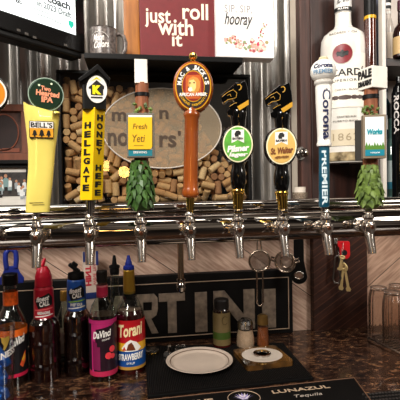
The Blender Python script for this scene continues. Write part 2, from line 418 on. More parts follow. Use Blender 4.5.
# orange-brown board between mug and red sign
c0, c1 = P(124, 54, 1.385), P(140.5, 54, 1.385)
wb = thing('wooden_board', 'upright orange-brown wooden board between the mug and red sign', 'board', ((c0.x + c1.x) / 2, 1.385, zsh + .0005))
OAK = M('amber_wood', '#a8662a', .5, noise=.35, nscale=12, stretch=(5, 5, .6), col2='#c07c36')
mb = MB(); mb.loft([(0, -(c1.x - c0.x) / 2, (c1.x - c0.x) / 2, .013), (.26, -(c1.x - c0.x) / 2 + .002, (c1.x - c0.x) / 2 - .002, .013)], 40, 8); mb.build('plank', OAK, wb)
mb = MB()
for z in (.04, .22): mb.box((0, 0, z), ((c1.x - c0.x) * .98, .030, .006))
mb.build('batten', OAK, wb, bevel=.001)

# speckled mug
t = 1.258; p = PT(103.5, 52, t); k = t / F
mug = thing('enamel_mug', 'dark speckled camp mug with white script on the black shelf', 'mug', (p.x, p.y, zsh + .0005), facing(p))
SPECK = M('speckled_enamel', '#39302d', .3, noise=.5, nscale=130, col2='#857a74')
r = 13.3 * k; h = 29 * k
mb = MB(); mb.lathe([(r * .9, 0), (r * .98, .003), (r, .008), (r * .99, h - .003), (r * 1.02, h), (r * .97, h), (r * .95, h - .004), (r * .93, .006), (1e-5, .005)], seg=40); mb.build('cup', SPECK, mug)
mb = MB(); mb.tube([(r * .96, 0, h * .86), (r * 1.2, 0, h * .9), (r * 1.5, 0, h * .82), (r * 1.65, 0, h * .6), (r * 1.6, 0, h * .36), (r * 1.4, 0, h * .16), (r * 1.15, 0, h * .10), (r * .96, 0, h * .12)], .0062, 10); mb.build('handle', SPECK, mug)
mb = MB(); put_text(mb, 'Moon', 11 * k, 6.5 * k, wrap(-4.5 * k, 17.5 * k, r, .1), 0, .02, .3, cut=(0, 12)); put_text(mb, 'Colors', 15 * k, 6.8 * k, wrap(-2 * k, 11 * k, r, .1), 0, .02, .3, cut=(0, 12))
pts = [wrap(0, 0, r)(-4 * k + 9.5 * k * math.cos(a), 15 * k + 8 * k * math.sin(a), .0004) for a in [R(20 + i * 8) for i in range(16)]]
mb.tube(pts, .0007, 6); mb.build('lettering', WHITE, mug)

# ---- shadow box full of corks
Yf = 1.352
zun = zsh - .0168
fl, fr_ = P(57.5, 140, Yf).x, P(251.5, 140, Yf).x; fb = zl + .0005; ft = zun
FW, FH = fr_ - fl, ft - fb; fx = (fl + fr_) / 2
sb = thing('shadow_box', 'black framed glass shadow box filled with wine corks', 'frame', (fx, Yf, fb))
bw = .011; D0 = .088
mb = MB()
mb.box((0, D0 / 2, bw / 2), (FW, D0, bw)); mb.box((0, D0 / 2, FH - bw / 2), (FW, D0, bw))
for k in (-1, 1): mb.box((k * (FW / 2 - bw / 2), D0 / 2, FH / 2), (bw, D0, FH - 2 * bw))
mb.build('frame_rail', BLACK, sb, bevel=.002)
mb = MB(); mb.box((0, D0 - .004, FH / 2), (FW - 2 * bw, .006, FH - 2 * bw)); mb.build('back_panel', M('box_back', '#17120f', .8), sb)
mb = MB(); mb.box((0, .010, FH / 2), (FW - 2 * bw, .003, FH - 2 * bw)); mb.build('glass', thin_glass('pane_glass', '#f4f4f2', .05, .015, edge=.35), sb)
mb = MB(); mb.box((-FW / 2 - .0008, .02, FH * .32), (.0022, .03, FH * .6)); mb.build('metal_edge', STEEL, sb)
# etched oval on the glass
S2 = depth(P(163, 128, Yf)) / F
oc = P(163, 128, Yf); ox, oz = oc.x - fx, oc.z - fb
mb = MB(); mb.disc_y((ox, oz), 60 * S2, 40 * S2, .0068, .0082, 0, 72)
ovl = mb.build('etched_oval', thin_glass('etched_haze', '#f2e6d2', .03, .2, haze=.17, hazecol='#efdfc6', edge=.1), sb)
mb = MB(); mb.ring_y((ox, oz), 60.6 * S2, 40.6 * S2, 1.3 * S2, .0062, .0084, 0, 72); mb.build('oval_rim', M('etched_rim', '#b9b0a6', .35), ovl)
mb = MB()
def ot(body, px, py, w, h): c = P(px, py, Yf); put_text(mb, body, w * S2, h * S2, flat(c.x - fx, c.z - fb, .0062), 0, .02)
ot('no', 118, 139, 20, 13); ot("rs", 168, 141, 17, 12); ot('m', 119, 116, 14, 9); ot('n', 164, 114, 9, 9); ot("'", 179.5, 133, 3, 5); ot('m', 142, 114, 0, 9)
mb.build('lettering', M('etched_words', '#453425', .6), ovl)

CORKS = [(-0.2232,0.0148,0.0112,0.653,-0.27,0.653,-0.27),
(-0.1418,0.0038,0.0112,0.663,-0.643,0.295,0.246),
(0.0242,0.0031,0.0112,0.685,0.009,0.707,0.175),
(0.21,-0.0111,0.0112,0.689,0.027,0.707,0.157),
(-0.1098,-0.0148,0.0112,0.092,0.701,-0.092,-0.701),
(0.0762,0.0148,0.0112,0.431,-0.561,0.431,-0.561),
(0.2057,0.0146,0.0112,0.269,0.652,0.272,0.654),
(0.0857,-0.0129,0.0113,0.694,-0.074,0.703,-0.135),
(0.2567,0.0147,0.0114,0.087,0.7,-0.086,-0.704),
(0.1277,-0.0001,0.0114,0.572,-0.297,0.642,0.416),
(-0.0113,-0.0008,0.0115,0.001,0.11,-0.699,-0.707),
(-0.2711,0.0147,0.0185,0.219,0.764,-0.327,-0.511),
(-0.2468,-0.0102,0.0187,0.809,-0.005,0.549,-0.209),
(0.0405,-0.0146,0.0202,0.771,0.196,-0.537,-0.282),
(0.2888,0.0021,0.021,0.377,0.698,-0.536,0.289),
(0.1616,0.0029,0.0227,0.284,-0.788,0.473,0.272),
(0.2551,-0.0058,0.0235,0.13,0.385,0.336,0.85),
(-0.1911,0.0148,0.0255,0.13,-0.146,-0.019,0.981),
(-0.2759,-0.0142,0.0282,0.564,0.37,0.327,0.661),
(-0.0014,-0.0147,0.033,0.616,-0.384,-0.48,0.492),
(-0.1472,0.0148,0.0333,0.389,-0.61,-0.467,0.508),
(0.1963,0.0145,0.0337,0.268,0.652,0.273,0.654),
(0.1283,0.0048,0.0341,0.084,0.598,-0.309,0.735),
(-0.108,0.0042,0.0379,0.223,0.768,0.577,-0.168),
(0.073,-0.0041,0.0385,0.032,-0.12,0.936,0.328),
(-0.2455,-0.0004,0.041,0.173,-0.424,-0.712,-0.533),
(0.0947,0.0142,0.0438,1,0.001,0,-0.011),
(-0.1379,-0.0148,0.044,0.001,-0.991,0.131,-0.009),
(0.2014,-0.0124,0.0441,0.007,0.349,-0.936,0.042),
(-0.2885,-0.0028,0.0443,0.295,-0.697,0.602,0.254),
(0.2502,-0.0078,0.0462,0.563,-0.33,-0.758,0.016),
(0.0585,0.0148,0.0465,0.128,-0.225,0.03,-0.965),
(0.0169,-0.0081,0.0509,0.214,0.592,-0.162,-0.76),
(0.1665,-0.0147,0.0514,0.616,0.114,0.774,0.091),
(0.0511,-0.0063,0.0516,0.116,0.071,-0.989,0.059),
(0.0177,0.0146,0.0527,0.271,-0.688,0.313,-0.596),
(-0.1605,-0.0148,0.0538,0.009,-0.13,0.991,-0.001),
(-0.1796,-0.0026,0.0542,0.068,0.391,0.856,0.333),
(0.1544,0.0113,0.0556,0.82,0.25,-0.311,-0.41),
(0.1225,0.0013,0.0558,0.683,0.653,0.28,-0.168),
(0.2363,-0.0144,0.0634,0.383,0.58,-0.625,-0.355),
(-0.1541,0.0094,0.065,0.912,0.108,-0.052,-0.393),
(0.1753,0.0035,0.0652,0.143,0.467,0.185,-0.853),
(0.2851,-0.0024,0.0653,0.284,-0.125,-0.613,-0.727),
(-0.2456,-0.0008,0.0654,0.485,-0.564,0.609,0.277),
(-0.1224,0.0019,0.0678,0.364,0.546,-0.35,0.668),
(-0.1886,0.0148,0.0682,0.729,0.09,0.671,0.098),
(0.0222,0.0018,0.0707,0.584,0.37,-0.514,-0.507),
(-0.0117,-0.0027,0.0718,0.221,-0.123,0.638,0.727),
(-0.0787,-0.0144,0.0723,0.618,-0.373,0.499,-0.479),
(0.0873,-0.0085,0.0759,0.476,0.53,0.385,0.586),
(0.2113,-0.0015,0.076,0.416,-0.452,-0.587,-0.527),
(-0.2769,-0.003,0.0768,0.659,-0.531,0.532,-0.009),
(0.1252,0.0027,0.0788,0.655,-0.708,-0.103,-0.243),
(0.1894,0.002,0.0828,0.639,-0.547,-0.335,-0.424),
(0.2322,0.0031,0.0842,0.595,-0.692,0.316,0.259),
(-0.1321,-0.0147,0.0876,0.414,0.113,-0.902,-0.052),
(0.2884,-0.0002,0.0896,0.631,-0.571,0.352,0.389),
(0.1497,-0.0108,0.0902,0.167,0.084,-0.979,0.081),
(-0.0885,0.008,0.0916,0.687,0.184,-0.678,-0.186),
(0.1574,0.0141,0.0923,0.814,0.058,-0.574,-0.061),
(0.0521,0.0148,0.0933,0.748,-0.223,0.545,-0.307),
(-0.0868,-0.0148,0.0935,0.102,-0.618,0.081,-0.775),
(-0.0078,-0.0029,0.0945,0.553,0.69,0.315,-0.345),
(0.0713,-0.0144,0.0957,0.646,-0.342,0.554,-0.399),
(0.0156,-0.0019,0.0961,0.325,-0.083,0.491,0.804),
(-0.2257,-0.0123,0.0971,0.305,0.649,-0.508,-0.477),
(-0.2731,0.0147,0.0973,0.43,-0.567,0.451,-0.539),
(-0.176,-0.004,0.098,0.22,0.837,-0.402,0.298),
(0.2127,0.0005,0.0984,0.614,-0.686,0.279,0.271),
(-0.0431,-0.0037,0.0987,0.027,0.513,-0.48,-0.711),
(-0.2716,-0.0148,0.099,0.638,-0.103,0.758,-0.087),
(-0.1281,0.0145,0.0995,0.024,-0.922,-0.059,0.381),
(0.2442,0.0034,0.1033,0.124,-0.086,-0.737,-0.659),
(0.0382,-0.0022,0.1057,0.84,-0.468,-0.05,-0.271),
(0.19,-0.0092,0.1102,0.834,-0.289,0.351,-0.311),
(-0.1555,-0.007,0.1111,0.545,-0.196,-0.449,0.68),
(-0.0351,0.0145,0.1138,0.253,-0.737,0.369,-0.506),
(0.1001,-0.0148,0.117,0.118,0.426,-0.056,-0.895),
(0.2238,0.0031,0.1177,0.328,-0.226,-0.676,-0.62),
(0.0634,-0.0063,0.1182,0.342,0.609,0.018,-0.716),
(0.2688,0.0074,0.1189,0.575,-0.087,0.813,-0.031),
(-0.1035,-0.0028,0.1204,0.701,-0.683,0.199,0.05),
(0.1176,0.0074,0.1204,0.458,0.544,0.548,0.44),
(0.1586,0.0019,0.1206,0.62,-0.704,0.075,0.339),
(-0.1501,0.0147,0.1209,0.116,-0.558,0.079,-0.818),
(-0.0287,-0.0099,0.1225,0.02,-0.727,-0.175,0.664),
(-0.187,-0.0145,0.1229,0.291,0.185,-0.937,-0.057),
(-0.251,-0.0056,0.1243,0.164,-0.82,-0.506,-0.214),
(0.0246,-0.0023,0.1256,0.787,-0.363,0.296,0.401),
(-0.2867,-0.0028,0.126,0.283,0.038,0.274,-0.918),
(0.0019,0.002,0.1279,0.854,0.517,0.055,0.034),
(0.1254,-0.0148,0.1303,0.792,-0.197,-0.476,0.328),
(-0.2672,0.0088,0.1305,0.046,-0.297,0.943,0.14),
(0.2773,-0.0148,0.1319,0.462,0.518,-0.401,-0.598),
(-0.1295,-0.0148,0.1342,0.097,0.782,-0.602,-0.127),
(0.1862,0.0028,0.1352,0.763,0.644,0.057,0.021),
(0.2373,0.0012,0.1361,0.145,-0.362,0.559,0.731),
(-0.0758,-0.0144,0.1395,0.908,0.088,0.332,0.241),
(-0.0462,0.0144,0.1428,0.157,-0.749,0.192,-0.614),
(-0.1025,-0.0045,0.1432,0.327,-0.329,-0.627,-0.626),
(0.0597,-0.0099,0.1433,0.621,-0.115,0.732,-0.255),
(0.0603,0.0144,0.1436,0.893,0.091,-0.39,-0.207),
(0.1533,-0.0095,0.1455,0.642,0.351,0.667,0.141),
(0.0973,0.0032,0.1472,0.638,-0.682,0.249,0.257),
(-0.1484,-0.0118,0.1484,0.913,-0.112,0.126,-0.371),
(-0.2377,0.0019,0.1488,0.64,-0.303,-0.523,-0.474),
(0.0003,0.0128,0.149,0.784,-0.218,0.526,-0.247),
(-0.2888,0.0148,0.1593,0.991,0,0,-0.13),
(0.03,-0.002,0.1612,0.803,-0.549,0.133,-0.192),
(-0.273,-0.0025,0.1616,0.618,0.66,-0.423,-0.063),
(0.183,-0.0057,0.1619,0.249,-0.797,0.177,-0.521),
(-0.1003,-0.0146,0.1658,0.581,-0.301,0.718,-0.237),
(-0.1657,-0.0127,0.1677,0.128,-0.37,-0.914,0.108),
(-0.0114,-0.0026,0.1693,0.511,0.774,-0.052,-0.37),
(0.0766,0.0064,0.1693,0.105,0.057,0.243,0.962),
(0.1681,0.0145,0.1697,0.328,0.669,-0.433,-0.507),
(0.1182,0.0144,0.1698,0.676,-0.213,0.672,-0.214),
(-0.1308,0.0027,0.1757,0.511,-0.735,0.343,-0.284),
(-0.2628,-0.0147,0.1779,0.889,0.048,-0.444,-0.097),
(0.1503,-0.0085,0.179,0.749,0.042,0.06,0.659),
(0.0442,-0.0147,0.1791,0.109,0.621,0.771,0.088),
(-0.1535,0.0145,0.1815,0.137,0.546,-0.822,-0.091),
(0.0196,0.004,0.1828,0.067,-0.05,0.725,0.684),
(0.0978,-0.0046,0.1833,0.036,0.124,-0.944,0.304),
(-0.2523,0.002,0.1923,0.11,-0.11,0.588,-0.794),
(0.064,-0.0019,0.1949,0.467,0.731,0.44,-0.232),
(-0.1856,-0.0048,0.198,0.163,0.545,-0.232,0.789),
(-0.2885,-0.0034,0.1982,0.633,0.625,0.322,-0.326),
(-0.1048,-0.0043,0.199,0.194,0.696,-0.69,0.034),
(0.0049,0.0146,0.2001,0.836,0.056,0.538,0.087),
(0.0399,0.0148,0.2018,0.129,0.08,-0.01,-0.988),
(-0.1383,-0.0146,0.2029,0.215,0.727,0.261,0.598),
(-0.1702,0.0145,0.2054,0.146,-0.13,-0.981,0.012),
(0.1628,0.0146,0.2075,0.162,-0.285,-0.049,0.943),
(0.1306,-0.0025,0.2077,0.158,0.346,-0.837,0.394),
(-0.2678,0.004,0.2088,0.613,0.583,0.374,-0.38),
(-0.1345,0.0147,0.2096,0.062,0.809,0.087,0.578),
(-0.0144,-0.002,0.2114,0.57,0.819,-0.042,0.052),
(0.0962,0.0148,0.2124,0.61,-0.103,-0.781,0.08),
(0.0636,-0.0145,0.2149,0.801,0.034,-0.596,-0.045),
(0.1117,-0.0148,0.2183,0.467,-0.118,-0.874,0.063),
(-0.1919,-0.0143,0.2185,0.753,0.244,0.426,0.438),
(-0.2877,-0.0031,0.2212,0.137,-0.162,0.691,0.691),
(-0.2352,-0.0137,0.2247,0.027,-0.804,-0.026,0.594),
(-0.1315,-0.0136,0.2248,0.652,-0.32,-0.551,0.411),
(0.0328,-0.0048,0.2299,0.336,0.622,-0.7,0.105),
(-0.1327,0.0141,0.2327,0.576,0.133,0.803,0.079),
(-0.2617,0.0139,0.2327,0.319,0.694,0.505,0.402),
(0.0099,-0.0145,0.2339,0.859,0.125,0.249,0.429),
(0.0841,0.0053,0.2364,0.252,0.94,0.151,-0.171),
(0.108,0.0019,0.2391,0.292,0.067,0.687,0.662),
(0.139,0.0031,0.2397,0.384,-0.458,-0.545,-0.588),
(0.0173,0.0146,0.2413,0.081,-0.101,-0.992,0.008),
(-0.2536,-0.0114,0.2425,0.811,0.081,0.58,-0.015),
(-0.1103,-0.0053,0.2428,0.757,0.127,-0.581,0.27),
(-0.0076,0.0026,0.2433,0.238,0.25,0.574,-0.743),
(-0.1556,-0.0078,0.2507,0.083,-0.731,0.023,-0.677),
(0.0619,-0.0148,0.2522,0.544,0.305,0.749,0.221),
(-0.2888,-0.0139,0.2549,0.003,-0.131,0.991,0.02),
(-0.1299,0.0142,0.2586,0.75,-0.113,-0.635,0.147),
(-0.1636,0.0142,0.2605,0.929,0.002,0.029,-0.368),
(0.1211,-0.0068,0.262,0.118,0.683,0.138,0.708),
(-0.269,0.0012,0.2632,0.34,-0.473,0.511,0.632),
(-0.0133,0.0042,0.2658,0.257,0.76,0.172,-0.571),
(0.0194,-0.0144,0.2665,0.448,0.339,0.808,0.178),
(0.115,0.0148,0.2688,0.452,0.531,0.406,0.591),
(0.076,0.0035,0.2699,0.171,-0.131,-0.724,-0.655),
(0.0418,0.0148,0.2712,0.614,-0.286,0.691,-0.254),
(-0.1474,-0.0147,0.2716,0.694,0.243,-0.622,-0.271),
(-0.09,0.0108,0.2793,0.395,-0.366,0.295,-0.789),
(-0.2375,-0.0047,0.2806,0.625,-0.021,0.481,-0.615),
(-0.1001,-0.0132,0.2831,0.228,0.711,-0.345,-0.569),
(-0.0361,-0.013,0.2851,0.069,-0.886,-0.362,0.28),
(-0.266,0.0031,0.2859,0.71,-0.702,0.035,0.039),
(0.0303,-0.0092,0.286,0.21,0.793,0.373,0.434),
(0.098,-0.0024,0.2862,0.599,0.782,-0.136,0.101),
(-0.1327,0.0021,0.2897,0.321,-0.569,-0.54,-0.53),
(-0.0035,-0.0145,0.2942,0.121,0.865,-0.416,-0.251),
(-0.1568,-0.0002,0.2947,0.158,-0.038,-0.674,0.72),
(0.0571,-0.0025,0.2955,0.63,-0.695,-0.234,0.256),
(-0.249,0.0032,0.3005,0.473,-0.47,0.526,0.528),
(-0.1119,0.0027,0.3011,0.067,-0.06,-0.659,0.747),
(0.0708,0.0144,0.3026,0.674,0.097,-0.09,-0.727),
(-0.2888,0.0117,0.3034,0.061,0.792,-0.605,0.047),
(-0.2882,-0.0146,0.3046,0.015,0.13,-0.991,0.002),
(-0.0908,-0.003,0.3082,0.693,-0.71,0.125,0.012),
(-0.0131,0.0022,0.3082,0.226,0.094,0.821,0.516),
(0.0326,0.0009,0.3096,0.645,-0.345,-0.591,-0.339),
(-0.2356,0.0145,0.3195,0.052,0.836,0.077,0.54),
(-0.2387,-0.0113,0.3206,0.543,-0.484,-0.282,0.626),
(-0.1195,0.0144,0.3209,0.597,-0.011,-0.802,0.009),
(-0.1324,-0.0073,0.326,0.027,0.122,0.098,0.987),
(-0.1625,0.0147,0.3266,0.091,0.384,0.918,0.036),
(0.002,-0.0032,0.3285,0.527,-0.618,-0.39,-0.434),
(-0.0512,-0.0147,0.3311,0.667,-0.255,-0.65,0.262),
(0.0581,-0.0019,0.3316,0.376,0.03,-0.612,-0.695),
(-0.0325,0.0145,0.3339,0.466,0.464,-0.316,-0.684),
(-0.1808,-0.0013,0.3355,0.802,-0.215,-0.48,-0.283),
(-0.2759,0.0141,0.3364,0.501,0.424,-0.338,-0.675),
(-0.0836,-0.0141,0.3413,0.018,0.397,-0.918,0.009),
(-0.1036,-0.0028,0.342,0.464,0.767,-0.443,0.032),
(-0.2352,0.0013,0.3437,0.676,-0.709,-0.097,-0.178),
(0.0158,0.0035,0.3468,0.549,0.476,-0.499,0.472),
(-0.2881,-0.0139,0.3474,0.789,-0.012,0.009,-0.615),
(-0.144,0.0144,0.3489,0.023,-0.986,0.132,-0.096),
(-0.1611,-0.0147,0.3491,0.515,0.129,0.844,0.079),
(-0.1209,0.0032,0.3566,0.632,-0.684,-0.293,-0.217),
(-0.2633,-0.0147,0.3591,0.034,0.923,0.375,0.085),
(-0.217,-0.0097,0.3603,0.393,-0.69,0.461,-0.396),
(-0.2512,0.012,0.3617,0.696,0.159,0.105,0.692),
(-0.2817,0.0093,0.3752,0.201,0.156,0.963,-0.085)]
CORKM = []
def cork_mat():
    m, nt, b = nodes('cork'); N = nt.nodes.new; L = nt.links.new
    oi = N('ShaderNodeObjectInfo'); rp = N('ShaderNodeValToRGB'); L(oi.outputs['Random'], rp.inputs[0]); e = rp.color_ramp.elements
    e[0].color = lin('#a86f38'); e[1].color = lin('#efcf9c'); x = e.new(.4); x.color = lin('#cf9a58'); x = e.new(.85); x.color = lin('#deb47a')
    tc = N('ShaderNodeTexCoord'); nz = N('ShaderNodeTexNoise'); nz.inputs['Scale'].default_value = 160; L(tc.outputs['Object'], nz.inputs['Vector'])
    mx = N('ShaderNodeMixRGB'); mx.blend_type = 'MULTIPLY'; mx.inputs[0].default_value = .45; L(rp.outputs[0], mx.inputs[1]); L(nz.outputs['Fac'], mx.inputs[2])
    br = N('ShaderNodeBrightContrast'); br.inputs['Bright'].default_value = .06; L(mx.outputs[0], br.inputs[0]); L(br.outputs[0], b.inputs['Base Color'])
    b.inputs['Roughness'].default_value = .8; return m
mb = MB(); mb.lathe([(.0098, -.021), (.0110, -.0195), (.0110, .0195), (.0098, .021)], seg=18)
ck = mb.build('wine_cork', cork_mat())
tag(ck, 'tan wine cork heaped behind the glass of the shadow box', 'cork', 'wine corks in the shadow box')
def crest(px):
    pts = [(40, 76), (63, 77), (80, 80), (110, 86), (150, 92), (185, 98), (200, 118), (208, 150), (225, 154), (250, 158)]
    for (a, b), (c, d) in zip(pts, pts[1:]):
        if a <= px <= c: return b + (d - b) * (px - a) / (c - a)
    return 158
def topx(w):
    d = CM.transposed() @ (Vector(w) - CAM); return 200 + F * d.x / -d.z, 200 - F * d.y / -d.z
first = True
cz0 = fb + bw + .001
for (x, y, z, qw, qx, qy, qz) in CORKS:
    w = (fx + x * (FW - 2 * bw) / .602, Yf + .0122 + .0265 + y, cz0 + z)
    a, b = topx(w)
    if b < crest(a) or w[2] > fb + FH - .026: continue
    o = ck if first else ck.copy()
    if not first: C.objects.link(o)
    first = False
    o.rotation_mode = 'QUATERNION'; o.location = w; o.rotation_quaternion = (qw, qx, qy, qz)
# ================================================================ beer rail and taps
YT = .86
TAPS = [(-14, 238.5), (37, 237.5), (90, 235), (141, 233), (190, 231.5), (238, 230), (283, 229), (326, 228), (368.5, 227)]
TP = [P(a, b, YT) for a, b in TAPS]
zr = sum(p.z for p in TP) / len(TP)
rail = thing('beer_rail', 'long polished chrome draft beer rail with two parallel pipes', 'beer rail', (0, .935, zr))
xa, xb = -.62, .72
mb = MB(); mb.tube([(xa, 0, 0), (xb, 0, 0)], .0325, 40); mb.build('main_pipe', CHROME, rail)
mb = MB(); mb.tube([(xa, .022, .046), (xb, .022, .046)], .0135, 28); mb.build('upper_pipe', CHROME, rail)
mb = MB()
for x in (xa - .004, xb + .004): mb.tube([(x - .006, 0, 0), (x + .006, 0, 0)], .037, 36)
mb.build('end_cap', CHROME, rail)
# brackets that carry the rail from the ledge behind
mb = MB()
for x in (-.42, .02, .40): mb.tube([(x, .02, -.004), (x, .19, -.004), (x, .31, zl - .016 - zr)], .012, 14)
mb.build('bracket', STEEL, rail)

K0 = .00202
def faucet(root):
    f = MB()
    f.lathe([(.0085, -.012), (.0105, -.008), (.0108, .010), (.0098, .017), (.0120, .018), (.0125, .021), (.0120, .024), (.0085, .025), (.0075, .030), (.0095, .032), (.0098, .035), (.0080, .037), (.0066, .040)], seg=28)
    ft = f.build('faucet', CHROMEF, root)
    g = MB()      # heart-shaped front plate with its screw
    out = [(0, -.0165), (.0075, -.009), (.0108, .001), (.0098, .008), (.0055, .0115), (0, .0105), (-.0055, .0115), (-.0098, .008), (-.0108, .001), (-.0075, -.009)]
    g.prism(out, -.0135, -.008); g.prism([(x * .72, z * .72) for x, z in out], -.0155, -.0135)
    g.build('front_plate', CHROMEF, ft, bevel=.0012)
    g = MB(); g.disc_y((0, .0005), .0042, .0042, -.0172, -.015, 0, 20, .0008); g.build('screw', COPPER, ft)
    g = MB(); g.tube([(0, -.001, -.006), (0, -.003, -.018), (0, -.006, -.030), (0, -.011, -.044), (0, -.014, -.0555)], [.0086, .0104, .0100, .0090, .0085], 24, caps=False)
    g.tube([(0, -.0137, -.0545), (0, -.014, -.0557), (0, -.0135, -.0535)], [.0085, .0073, .0070], 24, caps=True)
    sp = g.build('spout', CHROMEF, ft)
    g = MB(); g.tube([(0, -.0138, -.0542), (0, -.01385, -.0545)], .0071, 20); g.build('spout_bore', DARKIN, sp if False else ft)
    g = MB(); g.tube([(0, .006, 0), (0, .0475, 0)], .0078, 20)
    g.tube([(0, .012, 0), (0, .017, 0)], .0115, 24); g.tube([(0, .034, 0), (0, .0405, 0)], .0145, 6)
    for i in range(18):
        a = 2 * PI * i / 18; g.tube([(.0128 * math.cos(a), .021, .0128 * math.sin(a)), (.0128 * math.cos(a), .032, .0128 * math.sin(a))], .0017, 6)
    g.tube([(0, .020, 0), (0, .033, 0)], .0125, 24)
    g.build('shank', CHROMEF, root)

class Tap:
    def __init__(s, i, label):
        s.px, s.py = TAPS[i]; s.p = TP[i]
        s.m = depth(s.p) / F; s.rz = facing(s.p)
        s.root = thing('beer_tap', label, 'beer tap', s.p, 0, 'taps along the beer rail'); faucet(s.root)
    def L(s, px, py):
        z = (s.py - py) * s.m; return ((px - s.px) * s.m + z * .0175, z)
    def x(s, px, py): return s.L(px, py)[0]
    def z(s, py): return (s.py - py) * s.m
    def part(s, mb, name, mats, parent=None, bevel=0, tw=0):
        return mb.build(name, mats, parent or s.root, bevel=bevel, rot=None if parent else (0, 0, s.rz + tw))
    def text(s, mb, body, x0, x1, y0, y1, y, bold=.0, mat=0, **k):
        a, b = s.L(x0, y1), s.L(x1, y0); cy = (y0 + y1) / 2
        cx, cz = (s.x(x0, cy) + s.x(x1, cy)) / 2, s.z(cy)
        put_text(mb, body, (x1 - x0) * s.m, (y1 - y0) * s.m, flat(cx, cz, y), mat, bold, **k)
    def poly(s, pts): return [s.L(*p) for p in pts]
    def ferrule(s, y0, y1, r0, r1, mat, cx0=None, cx1=None):
        """collar from the faucet's top y1 up to the handle at y0"""
        cx0 = cx0 if cx0 is not None else s.px; cx1 = cx1 if cx1 is not None else s.px
        a, b = s.L(cx1, y1), s.L(cx0, y0); m = s.m
        mb = MB(); mb.tube([(a[0], 0, a[1]), ((a[0] * 3 + b[0]) / 4, 0, (a[1] * 3 + b[1]) / 4), ((a[0] + b[0] * 4) / 5, 0, (a[1] + b[1] * 4) / 5), (b[0], 0, b[1])], [r1 * m, r1 * 1.05 * m, r0 * m, r0 * m], 24)
        return s.part(mb, 'ferrule', mat)

# -- tap at the picture's edge: orange roundel
T = Tap(0, 'beer tap with orange white-ringed roundel, cut off beside the pale yellow flared handle'); m = T.m
mb = MB(); a = T.L(-10, 94); mb.disc_y(a, 18 * m, 19 * m, -.012, .010, 0, 48, .003); b = T.L(-12, 111); mb.tube([(b[0], 0, b[1]), (T.x(-13, 160), 0, T.z(160)), (T.x(-14, 212), 0, T.z(212))], [.012, .014, .011], 20)
h = T.part(mb, 'handle', BLACKG)
mb = MB(); mb.disc_y(a, 16 * m, 17 * m, -.0126, -.0115, 0, 48); mb.disc_y(a, 14.2 * m, 15.2 * m, -.0132, -.012, 1, 48); T.part(mb, 'badge', [WHITE, M('orange_print', '#d98a1c', .4)])
T.ferrule(205, 219, 5, 3.6, CHROME)

# -- pale yellow flared handle with green roundel
T = Tap(1, 'beer tap with pale yellow flared handle and dark green roundel on top'); m = T.m
YEL = M('pale_yellow', '#e6d470', .22, coat=.7, noise=.05, nscale=20)
sec = [(212, 26.8, 49), (211, 26.4, 49.4), (200, 27, 50.2), (185, 27.8, 52), (168, 29.2, 53.6), (150, 29.2, 55), (135, 28, 57), (122, 26.6, 58.6), (112, 25.6, 59.6)]
S_ = [(T.z(y), T.x(a, y), T.x(b, y), .0135 + .004 * max(0, (150 - y) / 40)) for y, a, b in sec]
xl, xr = T.x(25, 105), T.x(60, 110)
def scoop(x):
    t = (x - xl) / (xr - xl); return T.z(103 + 10 * t + 6 * math.sin(PI * max(0, min(1, t))))
S_.append((scoop, T.x(25.2, 104), T.x(60, 108), .0168))
mb = MB(); mb.loft(S_, 48, 3.2); h = T.part(mb, 'handle', YEL)
mb = MB(); yl = -.0166
mb.prism(T.poly([(30.6, 122.7), (53.3, 122.7), (53.3, 139), (30.6, 139)]), yl - .0008, yl + .004, 2)
mb.prism(T.poly([(31.2, 123.4), (52.7, 123.4), (52.7, 129.6), (31.2, 129.6)]), yl - .0012, yl, 0)
mb.prism(T.poly([(31.2, 129.6), (52.7, 129.6), (52.7, 138.4), (31.2, 138.4)]), yl - .0012, yl, 1)
bd = T.part(mb, 'badge', [WHITE, M('badge_orange', '#d99a2a', .4), INK])
mb = MB(); T.text(mb, "BELL'S", 32, 52, 124, 129, yl - .0013, .02)
for cx, s_ in ((35.6, 1), (42, 1.15), (48.4, 1)):      # three bells
    bell = [(-2.3, 2.4), (2.3, 2.4), (1.7, 1.2), (1.2, -1.4), (.5, -2.4), (-.5, -2.4), (-1.2, -1.4), (-1.7, 1.2)]
    mb.prism(T.poly([(cx + u * s_ , 134 + v * s_) for u, v in bell]), yl - .0018, yl - .001)
    a = T.L(cx, 137.2); mb.disc_y(a, .9 * m, .9 * m, yl - .0018, yl - .001, 0, 10)
mb.build('lettering', INK, bd)
mb = MB()
for j, (x0, x1) in enumerate(((30, 43), (33, 44))):
    y = 202.5 + j * 2; mb.box(((T.x(x0, y) + T.x(x1, y)) / 2, -.0139, T.z(y)), ((x1 - x0) * m, .0006, .0011))
mb.build('small_print', M('faded_print', '#7a6b34', .6), h)
GREEN = M('dark_green', '#16301f', .25, coat=.5, noise=.2, nscale=15)
a = T.L(46.4, 95.4)
mb = MB(); mb.disc_y(a, 16.6 * m, 16.3 * m, -.010, .010, 0, 56, .003)
rd = T.part(mb, 'roundel', GREEN)
mb = MB(); mb.ring_y(a, 16.9 * m, 16.5 * m, .9 * m, -.0085, -.006, 0, 56); mb.build('rim', M('green_rim', '#9fb3a2', .3), rd)
mb = MB(); T.text(mb, 'Two', 41.5, 51, 87.5, 92.3, -.0104, .04, rot=-.12); T.text(mb, 'Hearted', 37, 59, 92, 97.5, -.0104, .05, rot=-.1); T.text(mb, 'IPA', 42, 53, 97.6, 103.5, -.0104, .05, rot=-.05)
mb.build('lettering', M('warm_words', '#eb9a78', .4), rd)
mb = MB()
for x_, y_ in ((40, 86.8), (51.5, 85)): b = T.L(x_, y_); mb.disc_y(b, 1.1 * m, 1.1 * m, -.0112, -.0098, 0, 10)
mb.build('small_star', M('pale_words', '#dfe6c8', .4), rd)
